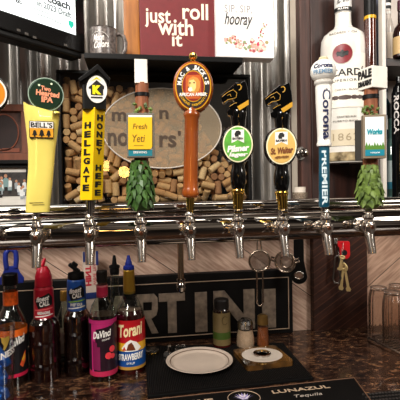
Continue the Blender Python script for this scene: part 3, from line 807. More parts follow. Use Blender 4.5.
T.ferrule(206, 219, 4.6, 3.4, CHROME, 37.6)

# -- yellow square handle with black roof
T = Tap(2, 'beer tap with yellow square HELLGATE handle under a black house-shaped top'); m = T.m
BY = M('strong_yellow', '#efc50a', .3, coat=.5, noise=.05)
phi = R(47); sd = 15.8 * m; a_ = sd / 2
cx0, cx1 = T.x(91.4, 199), T.x(94.6, 110)
mb = MB()
def corner(k, cx, z):
    an = phi + R(45) + k * PI / 2; r_ = a_ * math.sqrt(2); return (cx + r_ * math.cos(an), r_ * math.sin(an), z)
vs = [corner(k, cx0, T.z(200)) for k in range(4)] + [corner(k, cx1, T.z(109.5)) for k in range(4)]
mb.add(vs, [(3, 2, 1, 0), (4, 5, 6, 7)] + [(k, (k + 1) % 4, (k + 1) % 4 + 4, k + 4) for k in range(4)])
h = T.part(mb, 'handle', BY, bevel=.001)
mb = MB()
def face_fn(left, py):
    t = (200 - py) / 90.5; cx = cx0 + (cx1 - cx0) * t
    c, s_ = math.cos(phi), math.sin(phi)
    def f(u, z, d):
        x, y = ((-a_ - d - .0006, -u) if left else (u, -a_ - d - .0006)); sk = u * (.30 if left else -.30) * 0
        return (cx + (x * c - y * s_) + z * (cx1 - cx0) / (T.z(109.5) - T.z(200)), x * s_ + y * c, T.z(py) + z)
    return f
for i, ch in enumerate('HELLGATE'): put_text(mb, ch, 8.2 * m, 6.4 * m, face_fn(True, 126.5 + i * 8.75), 0, .05)
for i, ch in enumerate('HONEY HEFE'):
    if ch != ' ': put_text(mb, ch, 8.2 * m, 6.0 * m, face_fn(False, 119 + i * 8.2), 0, .05)
mb.build('lettering', INK, h)
mb = MB(); mb.loft([(T.z(111), T.x(83.6, 111), T.x(106, 111), .020), (T.z(84), T.x(83, 84), T.x(107, 84), .020)], 40, 14)
tp = T.part(mb, 'roof_block', BLACK, bevel=.001)
mb = MB(); mb.prism(T.poly([(79.8, 83.6), (98, 68.4), (110, 81.5), (109, 84.8), (98, 74), (81.5, 86.3)]), -.027, .026); mb.prism(T.poly([(82.5, 86), (98, 72.5), (107.5, 84), (107, 87), (83, 87)]), -.021, .020)
mb.build('roof', BLACK, tp, bevel=.0008)
mb = MB(); a = T.L(97.2, 92.3); mb.disc_y(a, 9.8 * m, 13.2 * m, -.0222, -.0195, 0, 48); bd = mb.build('badge', WHITE, tp)
mb = MB(); mb.prism(T.poly([(89.6, 90.5), (97, 83.5), (104, 89), (104, 92), (103, 92), (103, 98), (91.5, 98), (91.5, 92), (89.6, 92)]), -.0228, -.0215, 0)
T.text(mb, 'K', 93, 101.5, 88.5, 97.3, -.0232, .09, 1)
mb.box((T.x(97, 100.3), -.0224, T.z(100.3)), (11 * m, .0008, 1.4 * m), 0)
mb.prism(T.poly([(92, 84.6), (97, 80.4), (101.5, 84), (97, 82.2)]), -.0228, -.0215, 1)
T.part(mb, 'emblem', [INK, M('emblem_yellow', '#f0e11c', .4)])
T.ferrule(199, 219, 4.9, 3.4, CHROME, 91.2)

# -- two hop handles
LEAF = M('hop_green', '#3a5a20', .45, noise=.6, nscale=45, col2='#82994a'); LEAFD = M('hop_dark', '#1f4019', .45, noise=.5, nscale=45, col2='#4d7430')
BARK = M('red_bark', '#7b4327', .6, noise=.4, nscale=25, stretch=(4, 4, .7), col2='#a8663f', bump=.5)
SLATE = M('frame_grey', '#6b655b', .5, noise=.15)
def hop_cone(T, x0, x1, y0, y1, mat, seed):
    m = T.m; rnd = random.Random(seed); mb = MB(); cy = (y0 + y1) / 2; H = (y1 - y0) * m; Rr = (x1 - x0) / 2 * m
    cx = (T.x(x0, cy) + T.x(x1, cy)) / 2
    zb = T.z(y1)
    mb.lathe([(Rr * .55, 0), (Rr * .78, H * .08), (Rr * .72, H * .5), (Rr * .45, H * .86), (Rr * .3, H)], (cx, 0, zb), 20)
    rows = 9
    for j in range(rows):
        v = j / (rows - 1); rr = Rr * (.86 - .38 * max(0, v - .35) / .65) * (1 if v > .1 else .9); n = 9 if v < .7 else 7
        for i in range(n):
            a = 2 * PI * (i + .5 * (j % 2) + rnd.uniform(-.2, .2)) / n
            L_, w_ = H * .19 * rnd.uniform(.85, 1.25), Rr * .42 * rnd.uniform(.85, 1.2)
            c = Vector((cx + rr * .9 * math.cos(a), rr * .9 * math.sin(a), zb + H * (.16 + .80 * v)))
            T_ = Matrix.Translation(c) @ Matrix.Rotation(a, 4, 'Z') @ Matrix.Rotation(R(-22 + rnd.uniform(-10, 10)), 4, 'Y') @ Matrix.Rotation(rnd.uniform(-.4, .4), 4, 'X')
            vs = [(0, 0, L_ * .35), (.0030, w_ * .55, L_ * .1), (.0020, w_ * .5, -L_ * .3), (.0025, 0, -L_ * .85), (.0020, -w_ * .5, -L_ * .3), (.0030, -w_ * .55, L_ * .1), (.0065, 0, -L_ * .05), (-.002, 0, 0)]
            mb.add(vs, [(0, 6, 1), (1, 6, 2), (2, 6, 3), (3, 6, 4), (4, 6, 5), (5, 6, 0), (0, 1, 7), (1, 2, 7), (2, 3, 7), (3, 4, 7), (4, 5, 7), (5, 0, 7)], 0, False, T_)
    return T.part(mb, 'hop_cone', mat)
def sprig(T, x0, x1, y0, y1, seed):
    rnd = random.Random(seed); mb = MB(); m = T.m
    for i in range(14):
        px, py = rnd.uniform(x0, x1), rnd.uniform(y0, y1); a = T.L(px, py)
        T_ = Matrix.Translation((a[0], -.014 + rnd.uniform(-.004, .002), a[1])) @ Matrix.Rotation(rnd.uniform(0, 6), 4, 'Y') @ Matrix.Rotation(rnd.uniform(-.6, .6), 4, 'X')
        L_ = .006
        mb.add([(0, 0, L_), (L_ * .6, -.001, 0), (0, 0, -L_), (-L_ * .6, -.001, 0), (0, -.003, 0), (0, .002, 0)], [(0, 1, 4), (1, 2, 4), (2, 3, 4), (3, 0, 4), (1, 0, 5), (2, 1, 5), (3, 2, 5), (0, 3, 5)], 0, False, T_)
    return mb.build('leaf_sprig', LEAF, None)

T = Tap(3, 'beer tap with handwritten yellow note in grey frame above a green hop cone'); m = T.m
mb = MB(); mb.loft([(T.z(205), T.x(134.5, 205), T.x(147, 205), .012), (T.z(160), T.x(134.5, 160), T.x(148.5, 160), .0125), (T.z(84), T.x(136, 84), T.x(149, 84), .0125)], 24, 2.3); h = T.part(mb, 'handle', BARK)
mb = MB(); mb.loft([(T.z(97.5), T.x(135, 97), T.x(149.8, 97), .0137), (T.z(94), T.x(135, 95), T.x(149.8, 94), .0137)], 24, 2.3); T.part(mb, 'band', BLACK)
mb = MB(); mb.loft([(T.z(85), T.x(135.2, 85), T.x(148, 85), .012), (T.z(62), T.x(135, 62), T.x(147.6, 62), .012)], 40, 14); T.part(mb, 'top_block', M('white_block', '#e9e4da', .5, noise=.1, nscale=20))
sp = sprig(T, 134, 151, 106, 117, 3); sp.parent = T.root; sp.rotation_euler = (0, 0, T.rz)
mb = MB(); mb.box(((T.x(127.5, 137) + T.x(154.5, 137)) / 2, -.015, T.z(137)), (27 * m, .014, 43.5 * m)); fr = T.part(mb, 'label_frame', SLATE, bevel=.0015)
mb = MB(); y = -.0223
mb.prism(T.poly([(129.3, 117.5), (152, 117.5), (152, 151), (129.3, 151)]), y, y + .001, 0); mb.prism(T.poly([(129.3, 151), (152, 151), (152, 157), (129.3, 157)]), y, y + .001, 1)
T.text(mb, 'BREWING', 134, 147, 152.3, 154.6, y - .0001, .02, 0)
mb.build('insert', [WHITE, M('teal_print', '#1d7f8e', .4)], fr)
mb = MB(); mb.prism(T.poly([(129, 119.6), (152, 119.6), (152, 148.5), (150, 150.6), (129, 150.6)]), y - .0022, y - .0012, 0); nt_ = mb.build('paper_note', M('note_yellow', '#edbd16', .7, noise=.06, nscale=8), fr)
mb = MB(); T.text(mb, 'Fresh', 133.5, 147, 126, 131, y - .0024, -.005, shear=.2); T.text(mb, 'Yeti', 133, 145, 136.5, 143.5, y - .0024, -.005, shear=.2)
mb.box((T.x(139, 147), y - .0024, T.z(147)), (9 * m, .0003, .0007)); mb.build('handwriting', M('pencil', '#5d4a18', .7), fr)
hop_cone(T, 126.5, 154.5, 160, 210, LEAFD, 5)
T.ferrule(207, 219, 3.4, 3.0, CHROME)

T = Tap(8, 'beer tap with tilted white PALE block, small landscape sign and pale green hop cone'); m = T.m
mb = MB(); mb.loft([(T.z(203), T.x(362, 203), T.x(375, 203), .012), (T.z(160), T.x(362.5, 160), T.x(376, 160), .012), (T.z(88), T.x(363, 88), T.x(376, 88), .012)], 24, 2.3); h = T.part(mb, 'handle', BARK)
mb = MB(); mb.loft([(T.z(100), T.x(361.5, 100), T.x(377, 100), .0135), (T.z(96), T.x(361.5, 96), T.x(377, 96), .0135)], 24, 2.3); T.part(mb, 'band', BLACK)
bk = T.root; p2 = R(44)
mb = MB(); w2 = 19.5 * m; mb.box((0, 0, 0), (w2, w2, 21 * m)); cxb = T.x(371.5, 79); czb = T.z(80)
ob = mb.build('top_block', M('white_block', '#e9e4da', .5), T.root, loc=(cxb, 0, czb), bevel=.001, rot=(0, 0, T.rz + p2))
mb = MB(); fnl = lambda dz: (lambda u, z, d: (-w2 / 2 - d - .0003, -u, z + dz))
put_text(mb, 'PALE', w2 * .92, 8.4 * m, fnl(4.0 * m), 0, .06); put_text(mb, 'DRAUGHT', w2 * .92, 5.6 * m, fnl(-5 * m), 0, .09)
mb.build('lettering', INK, ob)
sp = sprig(T, 362, 377, 106, 119, 9); sp.parent = T.root; sp.rotation_euler = (0, 0, T.rz)
tw = R(14); fw, fh, fd = 21.5 * m, 42 * m, .016
cxf, czf = T.x(369.0, 138.5), T.z(138.5)
mb = MB(); mb.box((0, 0, 0), (fw, fd, fh)); fr = mb.build('label_frame', M('frame_tan', '#8a7a66', .55, noise=.15), T.root, loc=(cxf - .004, -.022, czf), bevel=.0012, rot=(0, 0, T.rz + tw))
mb = MB(); y = -fd / 2 - .0006
def fb_(u0, u1, v0, v1, mt, y_=y): mb.prism([(fw * (u - .5), fh * (v - .5)) for u, v in ((u0, v0), (u1, v0), (u1, v1), (u0, v1))], y_, y_ + .0008, mt)
fb_(.09, .91, .06, .95, 0); fb_(.09, .91, .06, .20, 2, y - .0004)
tr_ = [(.09, .20)]
for i in range(15): tr_.append((.09 + .82 * i / 14, .28 + (.07 if i % 2 else .0) * (1 + .5 * math.sin(i * 2.1))))
tr_.append((.91, .20)); mb.prism([(fw * (u - .5), fh * (v - .5)) for u, v in tr_], y - .0004, y + .0004, 1)
put_text(mb, 'Works', fw * .66, fh * .13, flat(0, fh * .11, y - .0004), 3, .05, .15); put_text(mb, 'TAPROOM', fw * .42, fh * .035, flat(0, -fh * .37, y - .0006), 0, .03)
mb.build('insert', [M('sky_print', '#eaf0f2', .4), M('tree_print', '#5b8a35', .5), M('water_print', '#1e8aa0', .4), M('teal_words', '#2a9aa8', .4)], fr)
mb = MB(); mb.box((-fw * .42, .026, -.004), (fw * .5, .010, fh * .95)); mb.build('back_board', M('back_grey', '#3d3a36', .6), fr)
hop_cone(T, 356, 382, 165, 208, LEAF, 11)
T.ferrule(204, 218, 3.4, 3.0, CHROME)

# -- turned wooden handle with oval lion badge
T = Tap(4, 'beer tap with turned orange wooden handle and oval lion badge'); m = T.m
TURN = M('turned_wood', '#8f4516', .25, noise=.2, nscale=14, stretch=(4, 4, .5), col2='#ad5a20', coat=.6)
def TL(px, r, py): return (T.L(px, py), r * m)
mb = MB(); pr = [(190.3, 6, 197.6), (190.3, 8.3, 196), (190.4, 8.8, 193), (190.4, 7.9, 189), (190.5, 7.4, 187), (190.6, 7.3, 178), (190.9, 7.1, 160), (191.4, 7.0, 135), (191.8, 7.0, 120), (192, 8.1, 117), (192, 8.6, 115), (192, 7.5, 113), (192, 7, 108)]
mb.tube([(T.x(a, c), 0, T.z(c)) for a, r_, c in pr], [r_ * m for a, r_, c in pr], 28); h = T.part(mb, 'handle', TURN)
a = T.L(193.2, 88.8)
mb = MB(); mb.disc_y(a, 19.8 * m, 25.2 * m, -.013, .013, 0, 64, .004); bd = T.part(mb, 'oval_head', TURN)
mb = MB(); y = -.0134
mb.disc_y(a, 17.6 * m, 23 * m, y, y + .001, 1, 64); mb.disc_y(a, 16.6 * m, 22 * m, y - .0004, y, 0, 64); mb.disc_y(a, 16.0 * m, 21.3 * m, y - .0008, y, 2, 64)
mb.disc_y(a, 11.2 * m, 15.3 * m, y - .0012, y, 1, 48); mb.disc_y(a, 10.5 * m, 14.5 * m, y - .0016, y, 0, 48)
mb.loft([(T.z(102), T.x(186, 100), T.x(200.5, 100), .0005), (T.z(77.5), T.x(186, 80), T.x(200.5, 80), .0005)], 24, 5, 3) if False else mb.prism(T.poly([(187, 78), (199.5, 78), (201, 81), (201, 96), (199.5, 101), (187, 101), (185.8, 96), (185.8, 81)]), y - .0020, y, 3)
T.part(mb, 'badge', [M('badge_red', '#8a2317', .35), GOLD, INK, M('badge_glow', '#c05a1a', .4)])
mb = MB()
arc_text(mb, "MAC & JACK'S", a[0], a[1], 13.6 * m, 18.2 * m, R(170), R(10), 4.6 * m, y - .0010, 0, .04)
arc_text(mb, 'REDMOND WASHINGTON', a[0], a[1], 13.6 * m, 18.2 * m, R(205), R(335), 2.4 * m, y - .0010, 1, .02, True)
T.text(mb, 'AFRICAN AMBER', 179.5, 206.5, 95.2, 98.6, y - .0024, .04, 0); T.text(mb, "'S", 190, 196, 75.6, 77.4, y - .0024, .0, 1) if False else None
mb.build('lettering', [WHITE, GOLD], bd)
mb = MB(); yy = y - .0020         # the lion: mane, face, muzzle
mane = [(-5.2, -6), (-1, -8.6), (3.5, -7.2), (6, -3.5), (6.2, 1.5), (4.8, 6), (1, 8), (-3, 6.8), (-5, 3.5), (-6, -1)]
mb.prism(T.poly([(193.8 + u, 88 + v) for u, v in mane]), yy - .0006, yy, 0)
mb.prism(T.poly([(193 + u, 88.5 + v) for u, v in [(-3.6, -5), (.5, -6), (3, -3), (3, 2), (1, 5.5), (-3.4, 5.8), (-4.6, 2.5), (-3.2, 0)]]), yy - .0010, yy, 1)
mb.prism(T.poly([(191 + u, 92 + v) for u, v in [(-2.6, -1.6), (.8, -2), (1.6, 1), (-.5, 2.4), (-2.6, 1.6)]]), yy - .0014, yy, 2)
for u, v in ((190, 85.8), (194, 85.5), (188.7, 90)): b = T.L(u, v); mb.disc_y(b, .8 * m, .6 * m, yy - .0016, yy, 3, 8)
mb.build('lion_emblem', [M('mane_brown', '#c98a35', .5), M('lion_gold', '#efc77c', .5), M('muzzle', '#f7ead0', .5), M('lion_dark', '#3b1d0a', .5)], bd)
b = T.L(193, 58.4)
mb = MB(); mb.lathe([(.003, -.014), (.0055, -.008), (.0045, -.006), (.0082, -.003), (.0088, .002), (.0062, .007), (.001, .008)], (b[0], 0, b[1]), 20); T.part(mb, 'finial', BRASS)
T.ferrule(197.4, 219, 4.2, 3.2, BRASS, 190.3)

# -- two black handles with roaring head on top
def black_tap(i, label, ox, oy, mat, words, wmat, small):
    T = Tap(i, label); m = T.m
    X = lambda v: v + ox; Yp = lambda v: v + oy
    pr = [(238, 5.4, 190), (238, 6.6, 187), (238, 7.4, 182), (238, 7.9, 176), (238, 7.3, 171), (238, 6.4, 167), (238.2, 6.6, 160), (238.4, 7, 145), (238.3, 6.8, 128), (238.2, 7.4, 121), (238.0, 8.4, 115), (238.5, 8, 112)]
    mb = MB(); mb.tube([(T.x(X(a), Yp(c)), 0, T.z(Yp(c))) for a, r_, c in pr], [r_ * m for a, r_, c in pr], 28)
    h = T.part(mb, 'handle', BLACKG)
    a = T.L(X(236.8), Yp(145.3))
    mb = MB(); mb.disc_y(a, 16.6 * m, 19.8 * m, -.013, .012, 0, 56, .005); ov = T.part(mb, 'oval_head', BLACKG)
    b = T.L(X(237.6), Yp(145)); mb = MB(); mb.disc_y(b, 14.6 * m, 17.8 * m, -.0142, -.012, 1, 56); mb.disc_y(b, 13.3 * m, 16.5 * m, -.0148, -.012, 0, 56); T.part(mb, 'badge', [mat, M('badge_ivory', '#eee6c4', .4)])
    mb = MB(); y = -.0150
    mb.prism(T.poly([(X(231.5), Yp(131)), (X(243.7), Yp(131)), (X(243.7), Yp(144)), (X(237.6), Yp(141)), (X(231.5), Yp(144))]), y, y + .0008, 0)
    head = [(-2.6, 3), (-3.2, .3), (-1.6, -2.6), (1.2, -3), (3, -1), (2.6, 1.4), (.6, 1.2), (1, 3)]
    mb.prism(T.poly([(X(237.6 + u), Yp(134.8 + v)) for u, v in head]), y - .0006, y, 1)
    T.text(mb, 'BAYERN', X(232.4), X(242.8), Yp(138.5), Yp(140.6), y - .0004, .04, 1)
    T.text(mb, words, X(227), X(249), Yp(146), Yp(152.5), y - .0004, .05, 2, shear=.25, rot=.06)
    T.text(mb, small, X(231.5), X(245), Yp(154.6), Yp(157), y - .0004, .03, 2, rot=.06)
    if i == 5: T.text(mb, 'lager', X(229), X(247.5), Yp(153), Yp(158.5), y - .0005, .03, 0, shear=.2)
    mb.build('lettering', [WHITE, INK, wmat], ov)
    # head in profile, jaws open
    hp = [(220.6, 97), (236, 84.8), (239, 85.8), (245, 83), (247.2, 92), (248.2, 102), (240, 109), (234, 113.5), (233, 117), (227.6, 116.2), (226.6, 112), (229.4, 110.5), (228.6, 107.2), (231, 105), (234.5, 104), (233, 100.5), (228, 101.2), (224, 104.2), (222, 103)]
    mb = MB(); mb.prism(T.poly([(X(u), Yp(v)) for u, v in hp]), -.013, .013, 0)
    mb.prism(T.poly([(X(u), Yp(v)) for u, v in [(233, 105), (247.6, 101), (246, 112), (243, 118), (232, 118)]]), -.011, .011, 0)
    hd = T.part(mb, 'animal_head', BLACKG, bevel=.0018)
    mb = MB(); y = -.0134
    pl = lambda pts, r_=.0007: mb.tube([(T.x(X(u), Yp(v)), y, T.z(Yp(v))) for u, v in pts], r_, 6)
    mb.prism(T.poly([(X(u), Yp(v)) for u, v in [(237, 108.5), (248, 102.2), (248.2, 106.8), (239, 112.5)]]), y - .0008, y + .001, 0)
    pl([(237, 87.5), (239.5, 87), (241, 89), (240.5, 91.5), (238.6, 92.5)], .0011)
    pl([(222, 98.4), (227, 94.5), (233, 91.8), (236.5, 95), (236, 99.5), (233, 100.5)], .00055); pl([(229.6, 108), (233.6, 105.5), (236.6, 104.6)], .00055); pl([(224, 104), (228, 101.3), (232.8, 100.6)], .00055)
    pl([(227, 97.5), (230, 96), (231, 98.5)], .0005)
    mb.build('gold_line', M('head_gold', '#c9971f', .35), hd)
    T.ferrule(189 + oy, 213, 6, 4.6, BRASS, X(238)); 
    a = T.L(T.px, 212); mb = MB(); mb.lathe([(3.8 * m, -.010), (4.5 * m, 0), (5.6 * m, .001), (5.6 * m, .004), (4.4 * m, .006)], (a[0], 0, a[1]), 24); T.part(mb, 'collar', CHROME)
    a = T.L(X(238), Yp(191)); mb = MB(); mb.lathe([(6 * m, -.006), (6.8 * m, -.003), (6.8 * m, .001), (6.2 * m, .004)], (a[0], 0, a[1]), 24); T.part(mb, 'ring', BRASS)
black_tap(5, 'beer tap with black animal head above a green oval badge', 0, 0, M('badge_green', '#5da83c', .4, noise=.25, nscale=60), 'Pilsner', WHITE, 'BREWING')
black_tap(6, 'beer tap with black animal head above a tan oval badge', 43.4, 2, M('badge_tan', '#d9b263', .4, noise=.06), 'St. Walter', M('wheat_brown', '#7a4312', .5), 'HEFEWEIZEN')

# -- white and teal bottle-shaped handle
T = Tap(7, 'beer tap with white ball-topped handle over a narrow teal grip'); m = T.m
pr = [(324, 4.6, 207), (324, 5.2, 206), (323.8, 5.2, 170), (323.6, 5.2, 146)]
mb = MB(); mb.tube([(T.x(a, c), 0, T.z(c)) for a, r_, c in pr], [r_ * m for a, r_, c in pr], 28); gp = T.part(mb, 'grip', M('teal_grip', '#13566e', .3, coat=.4))
pr = [(323.6, 7, 146.5), (323.6, 7.4, 144), (323.5, 6.6, 142), (323.4, 6.6, 135), (323.2, 7.4, 118), (323, 8.0, 102), (322.8, 8.2, 92), (322.6, 8.0, 88), (322.6, 7.6, 85.5), (322.5, 9, 85), (322.5, 9, 82.5)]
mb = MB(); mb.tube([(T.x(a, c), 0, T.z(c)) for a, r_, c in pr], [r_ * m for a, r_, c in pr], 32); bo = T.part(mb, 'handle', M('porcelain', '#efebe4', .25, coat=.5))
a = T.L(322.2, 72.6)
mb = MB(); mb.ell((a[0], 0, a[1]), (12.6 * m, 12.6 * m, 12.2 * m), 32, 18); bl = T.part(mb, 'ball', MATS['porcelain'])
mb = MB(); rb = 12.7 * m
def ballfn(cx, cz):
    def f(x, z, d):
        lon = (cx + x) / rb; lat = (cz + z) / rb; r_ = rb + d
        return (a[0] + r_ * math.cos(lat) * math.sin(lon), -r_ * math.cos(lat) * math.cos(lon), a[1] + r_ * math.sin(lat))
    return f
put_text(mb, 'Corona', 20 * m, 5 * m, ballfn(0, 3.6 * m), 0, .04, .1, cut=(0, 16)); put_text(mb, 'PREMIER', 21 * m, 4 * m, ballfn(0, -2.2 * m), 1, .02, cut=(0, 16))
mb.build('lettering', [NAVY, M('print_blue', '#7fa0bd', .4)], bl)
mb = MB()
def vert(cx_px, cy_px, r_):
    cz = T.z(cy_px); c0 = T.x(323.2, cy_px)
    def f(x, z, d):      # reads downwards: x runs down, z runs across
        an = ((cx_px - 323.2) * m + z) / r_; return (c0 + (r_ + d) * math.sin(an), -(r_ + d) * math.cos(an), cz - x)
    return f
put_text(mb, 'Corona', 49 * m, 8.2 * m, vert(326.2, 115.5, 8.0 * m), 0, .02, cut=(1, 8))
mb.build('lettering', NAVY, bo)
mb = MB(); put_text(mb, 'PREMIER', 54 * m, 5.6 * m, vert(324.6, 178, 5.4 * m), 0, .03, cut=(1, 8)); mb.build('lettering', M('pale_print', '#d7e6ea', .4), gp)
b = T.L(322.2, 60); mb = MB(); mb.lathe([(4.4 * m, -.003), (4.8 * m, 0), (4 * m, .003)], (b[0], 0, b[1]), 20); T.part(mb, 'finial', M('cream_cap', '#cdbf9c', .4))
T.ferrule(205, 219, 3.8, 3.2, CHROME, 324)
# ================================================================ television, upper corner
tvp = PT(86, 57.5, 1.27); tvr = R(53) - YAW
tv = thing('television', 'black flat television showing a white screen with grey draft headline', 'television', tvp, tvr)
ui = tv_u = Vector((math.cos(tvr), math.sin(tvr), 0)); tn = Vector((math.sin(tvr), -math.cos(tvr), 0))
def tvq(px, py):
    d = ray(px, py); t = (tvp - CAM).dot(tn) / d.dot(tn); w = CAM + d * t - tvp
    return (w.dot(ui), w.z)
Wt, Ht = .86, .50
mb = MB(); mb.box((-Wt / 2, .02, Ht / 2 + .012), (Wt, .035, Ht)); mb.build('bezel', M('tv_black', '#0a0909', .25, coat=.3), tv, bevel=.003)
mb = MB(); mb.box((-Wt / 2, .035, .022), (Wt * .99, .05, .05)); mb.build('rear_housing', M('tv_shell', '#121110', .35), tv, bevel=.006)
x1, z0 = tvq(76, 35)
mb = MB(); mb.box(((x1 - Wt + .03) / 2, .0015, (z0 + Ht - .01) / 2), (x1 + Wt - .03, .003, Ht - .01 - z0)); scr = mb.build('screen', M('screen_white', '#eef4f4', .4, emit=.9), tv)
mb = MB()
def tt(body, pa, pb, h, mat, bold=.01):
    a, b = tvq(*pa), tvq(*pb); put_text(mb, body, b[0] - a[0], h, flat((a[0] + b[0]) / 2, (a[1] + b[1]) / 2, -.0004), mat, bold)
hz = (tvq(60, 0)[1] - tvq(60, 10)[1]) / 10
tt('coach', (47, -3), (70, 7.5), 7.5 * hz, 0, .03); tt('in 2023 Draft', (37, 1), (71, 16.5), 6.2 * hz, 1, .02)
for k, (xa_, ya, xb_, yb) in enumerate(((33, 7, 50, 15), (37, 13, 56, 21.5), (54, 21, 63, 24.5))):
    a, b = tvq(xa_, ya), tvq(xb_, yb); mb.box(((a[0] + b[0]) / 2, -.0003, (a[1] + b[1]) / 2), (b[0] - a[0], .0004, .0030), 2)
tt('tc.', (15, -.5), (22.5, 3), 3.5 * hz, 0, .03)
a = tvq(71, 24.5); r_ = 3.4 * hz
mb.prism([(a[0] - r_ * .9, a[1] + r_), (a[0] + r_ * .9, a[1] + r_), (a[0] + r_ * .9, a[1] - r_ * .2), (a[0], a[1] - r_ * 1.2), (a[0] - r_ * .9, a[1] - r_ * .2)], -.0007, 0, 3)
a, b = tvq(72.5, 3), tvq(76, -8); mb.box(((a[0] + b[0]) / 2, -.0004, (a[1] + b[1]) / 2 + .04), (b[0] - a[0] + .002, .0005, .09), 3)
mb.build('screen_print', [M('news_dark', '#3b4348', .5, emit=.15), M('news_grey', '#768084', .5, emit=.2), M('news_pale', '#aeb8ba', .5, emit=.35), M('news_teal', '#1fae96', .5, emit=.6)], scr)
mb = MB()
for k in range(4):
    a = tvq(19 + 8 * k, 30 + 3.6 * k) if k < 3 else tvq(66, 45); mb.box((a[0], .0018, a[1]), (.010, .001, .006))
mb.build('bezel_mark', M('bezel_grey', '#55504b', .4), tv)
mb = MB(); w_ = -tvp + Vector((tvp.x - .30, 1.46, tvp.z + .25)); e_ = Vector((w_.dot(ui), w_.dot(-tn), w_.z)); mb.tube([(-.2, .036, .25), (-.2, .09, .25), e_], .018, 12); mb.build('wall_arm', BLACK, tv)

# ================================================================ frames by the left edge
def frame(name, label, pxl, pxr, pyt, pyb, Y, zb, fmat, w):
    a, b = P(pxl, pyb, Y), P(pxr, pyb, Y); zt = P((pxl + pxr) / 2, pyt, Y).z
    f = thing(name, label, 'picture', ((a.x + b.x) / 2, Y, zb)); W, H = b.x - a.x, zt - zb
    mb = MB(); mb.box((0, .009, w / 2), (W, .018, w)); mb.box((0, .009, H - w / 2), (W, .018, w))
    for k in (-1, 1): mb.box((k * (W / 2 - w / 2), .009, H / 2), (w, .018, H - 2 * w))
    mb.build('frame', fmat, f, bevel=.001)
    return f, W, H, (lambda px, py: (P(px, py, Y).x - f.location.x, P(px, py, Y).z - zb))
f, W, H, q = frame('framed_photo', 'framed photograph of people in white shirts, low at the edge of picture', -34, 31, 163.5, 203.5, 1.34, zl + .0005, BLACK, .012)
mb = MB(); mb.box((0, .012, H / 2), (W - .024, .004, H - .024), 0); pr_ = mb.build('mount', M('photo_mount', '#d9d4cc', .6), f)
mb = MB(); rnd = random.Random(12); a, b = q(-30, 197), q(27, 172)
mb.box(((a[0] + b[0]) / 2, .0095, (a[1] + b[1]) / 2), (b[0] - a[0], .001, b[1] - a[1]), 0)
for i in range(26):
    x = a[0] + (b[0] - a[0]) * rnd.uniform(.04, .96); z = a[1] + (b[1] - a[1]) * rnd.uniform(.15, .62); h = rnd.uniform(.010, .016)
    y = .0085 - i * .00002; mt = rnd.choice([1, 1, 1, 2, 3])
    mb.prism([(x - h * .42, z - h), (x + h * .42, z - h), (x + h * .5, z + h * .4), (x + h * .2, z + h * .7), (x - h * .2, z + h * .7), (x - h * .5, z + h * .4)], y, y + .001, mt)
    mb.disc_y((x, z + h * 1.05), h * .3, h * .36, y - .0003, y + .001, 4, 10); mb.box((x, y + .0005, z - h * 1.35), (h * .6, .001, h * .7), 2 if mt == 1 else 5)
mb.build('photo_print', [M('photo_dark', '#3a3431', .5, noise=.5, nscale=60), M('shirt_white', '#dfe0de', .6), M('shirt_grey', '#9ba2a6', .6), M('shirt_teal', '#7d9a9a', .6), M('skin_print', '#b98768', .6), M('photo_deep', '#1e1a1a', .6)], pr_)
tl_ = P(0, 160.5, 1.33).z
mb = MB(); a, b = P(-60, 160, 1.34), P(31, 160, 1.34); mb.box(((a.x + b.x) / 2, 1.392, tl_ - .004), (b.x - a.x, .125, .011))
tag(mb.build('wall_shelf', BLACK, bevel=.001), 'short black shelf board between the two framed pictures', 'shelf')
f, W, H, q = frame('framed_picture', 'brown framed picture with dark round shape above the team photograph', -40, 29, 104, 158, 1.345, tl_ + .002, M('red_frame_wood', '#7a4630', .5, noise=.3, nscale=10, stretch=(5, 5, .8)), .020)
mb = MB(); mb.box((0, .012, H / 2), (W - .04, .004, H - .04), 0); a = q(3, 132); mb.disc_y(a, .043, .055, .0085, .0105, 1, 40); mb.ring_y(a, .043, .055, .004, .008, .0105, 2, 40)
a = q(3, 150); mb.box((a[0] + .02, .009, a[1]), (.05, .002, .012), 2)
mb.build('picture_print', [M('print_brown', '#4d2b22', .5, noise=.5, nscale=25, col2='#6f4535'), M('print_dark', '#2a1512', .5, noise=.3), M('print_rust', '#84472f', .5)], f)

# ================================================================ white rum bottle on the post
t = depth(P(344, 160, 1.31)); k = t / F; p = P(344.5, 163.5, 1.315)
rb_ = thing('rum_bottle', 'large white rum bottle with red round emblem mounted on the dark post', 'bottle', p, facing(p))
hh = lambda py: (163.5 - py) * k
prof = [(17, 163.5), (20.5, 163), (21.8, 160), (22, 152), (22, 105), (22.3, 60), (22.1, 48), (21.4, 41), (19, 36), (14, 32), (9.5, 29.3), (8.2, 27), (7.8, 24), (7.6, 14)]
FROST = M('frosted_white', '#dcd8d0', .25, coat=.3, noise=.03)
mb = MB(); mb.lathe([(r_ * k, hh(y), 0) for r_, y in prof], seg=48, sy=.7); bd = mb.build('bottle_body', [FROST], rb_)
mb = MB(); mb.lathe([(22.3 * k, hh(161.5)), (22.35 * k, hh(157)), (22.35 * k, hh(153))], seg=48, sy=.7); mb.build('base_band', M('amber_base', '#6e5a44', .15, noise=.7, nscale=40, col2='#c9b690'), bd)
mb = MB(); mb.lathe([(7.9 * k, hh(14)), (8.3 * k, hh(13)), (8.3 * k, hh(-6)), (7.4 * k, hh(-7))], seg=32, sy=.8); mb.build('cap', M('cap_white', '#d8d6d2', .3, 0), rb_)
mb = MB(); mb.lathe([(8.4 * k, hh(13.5)), (8.4 * k, hh(9.8))], seg=32, sy=.8); mb.lathe([(8.0 * k, hh(30)), (7.95 * k, hh(29))], seg=32, sy=.8); mb.build('cap_band', INK, rb_)
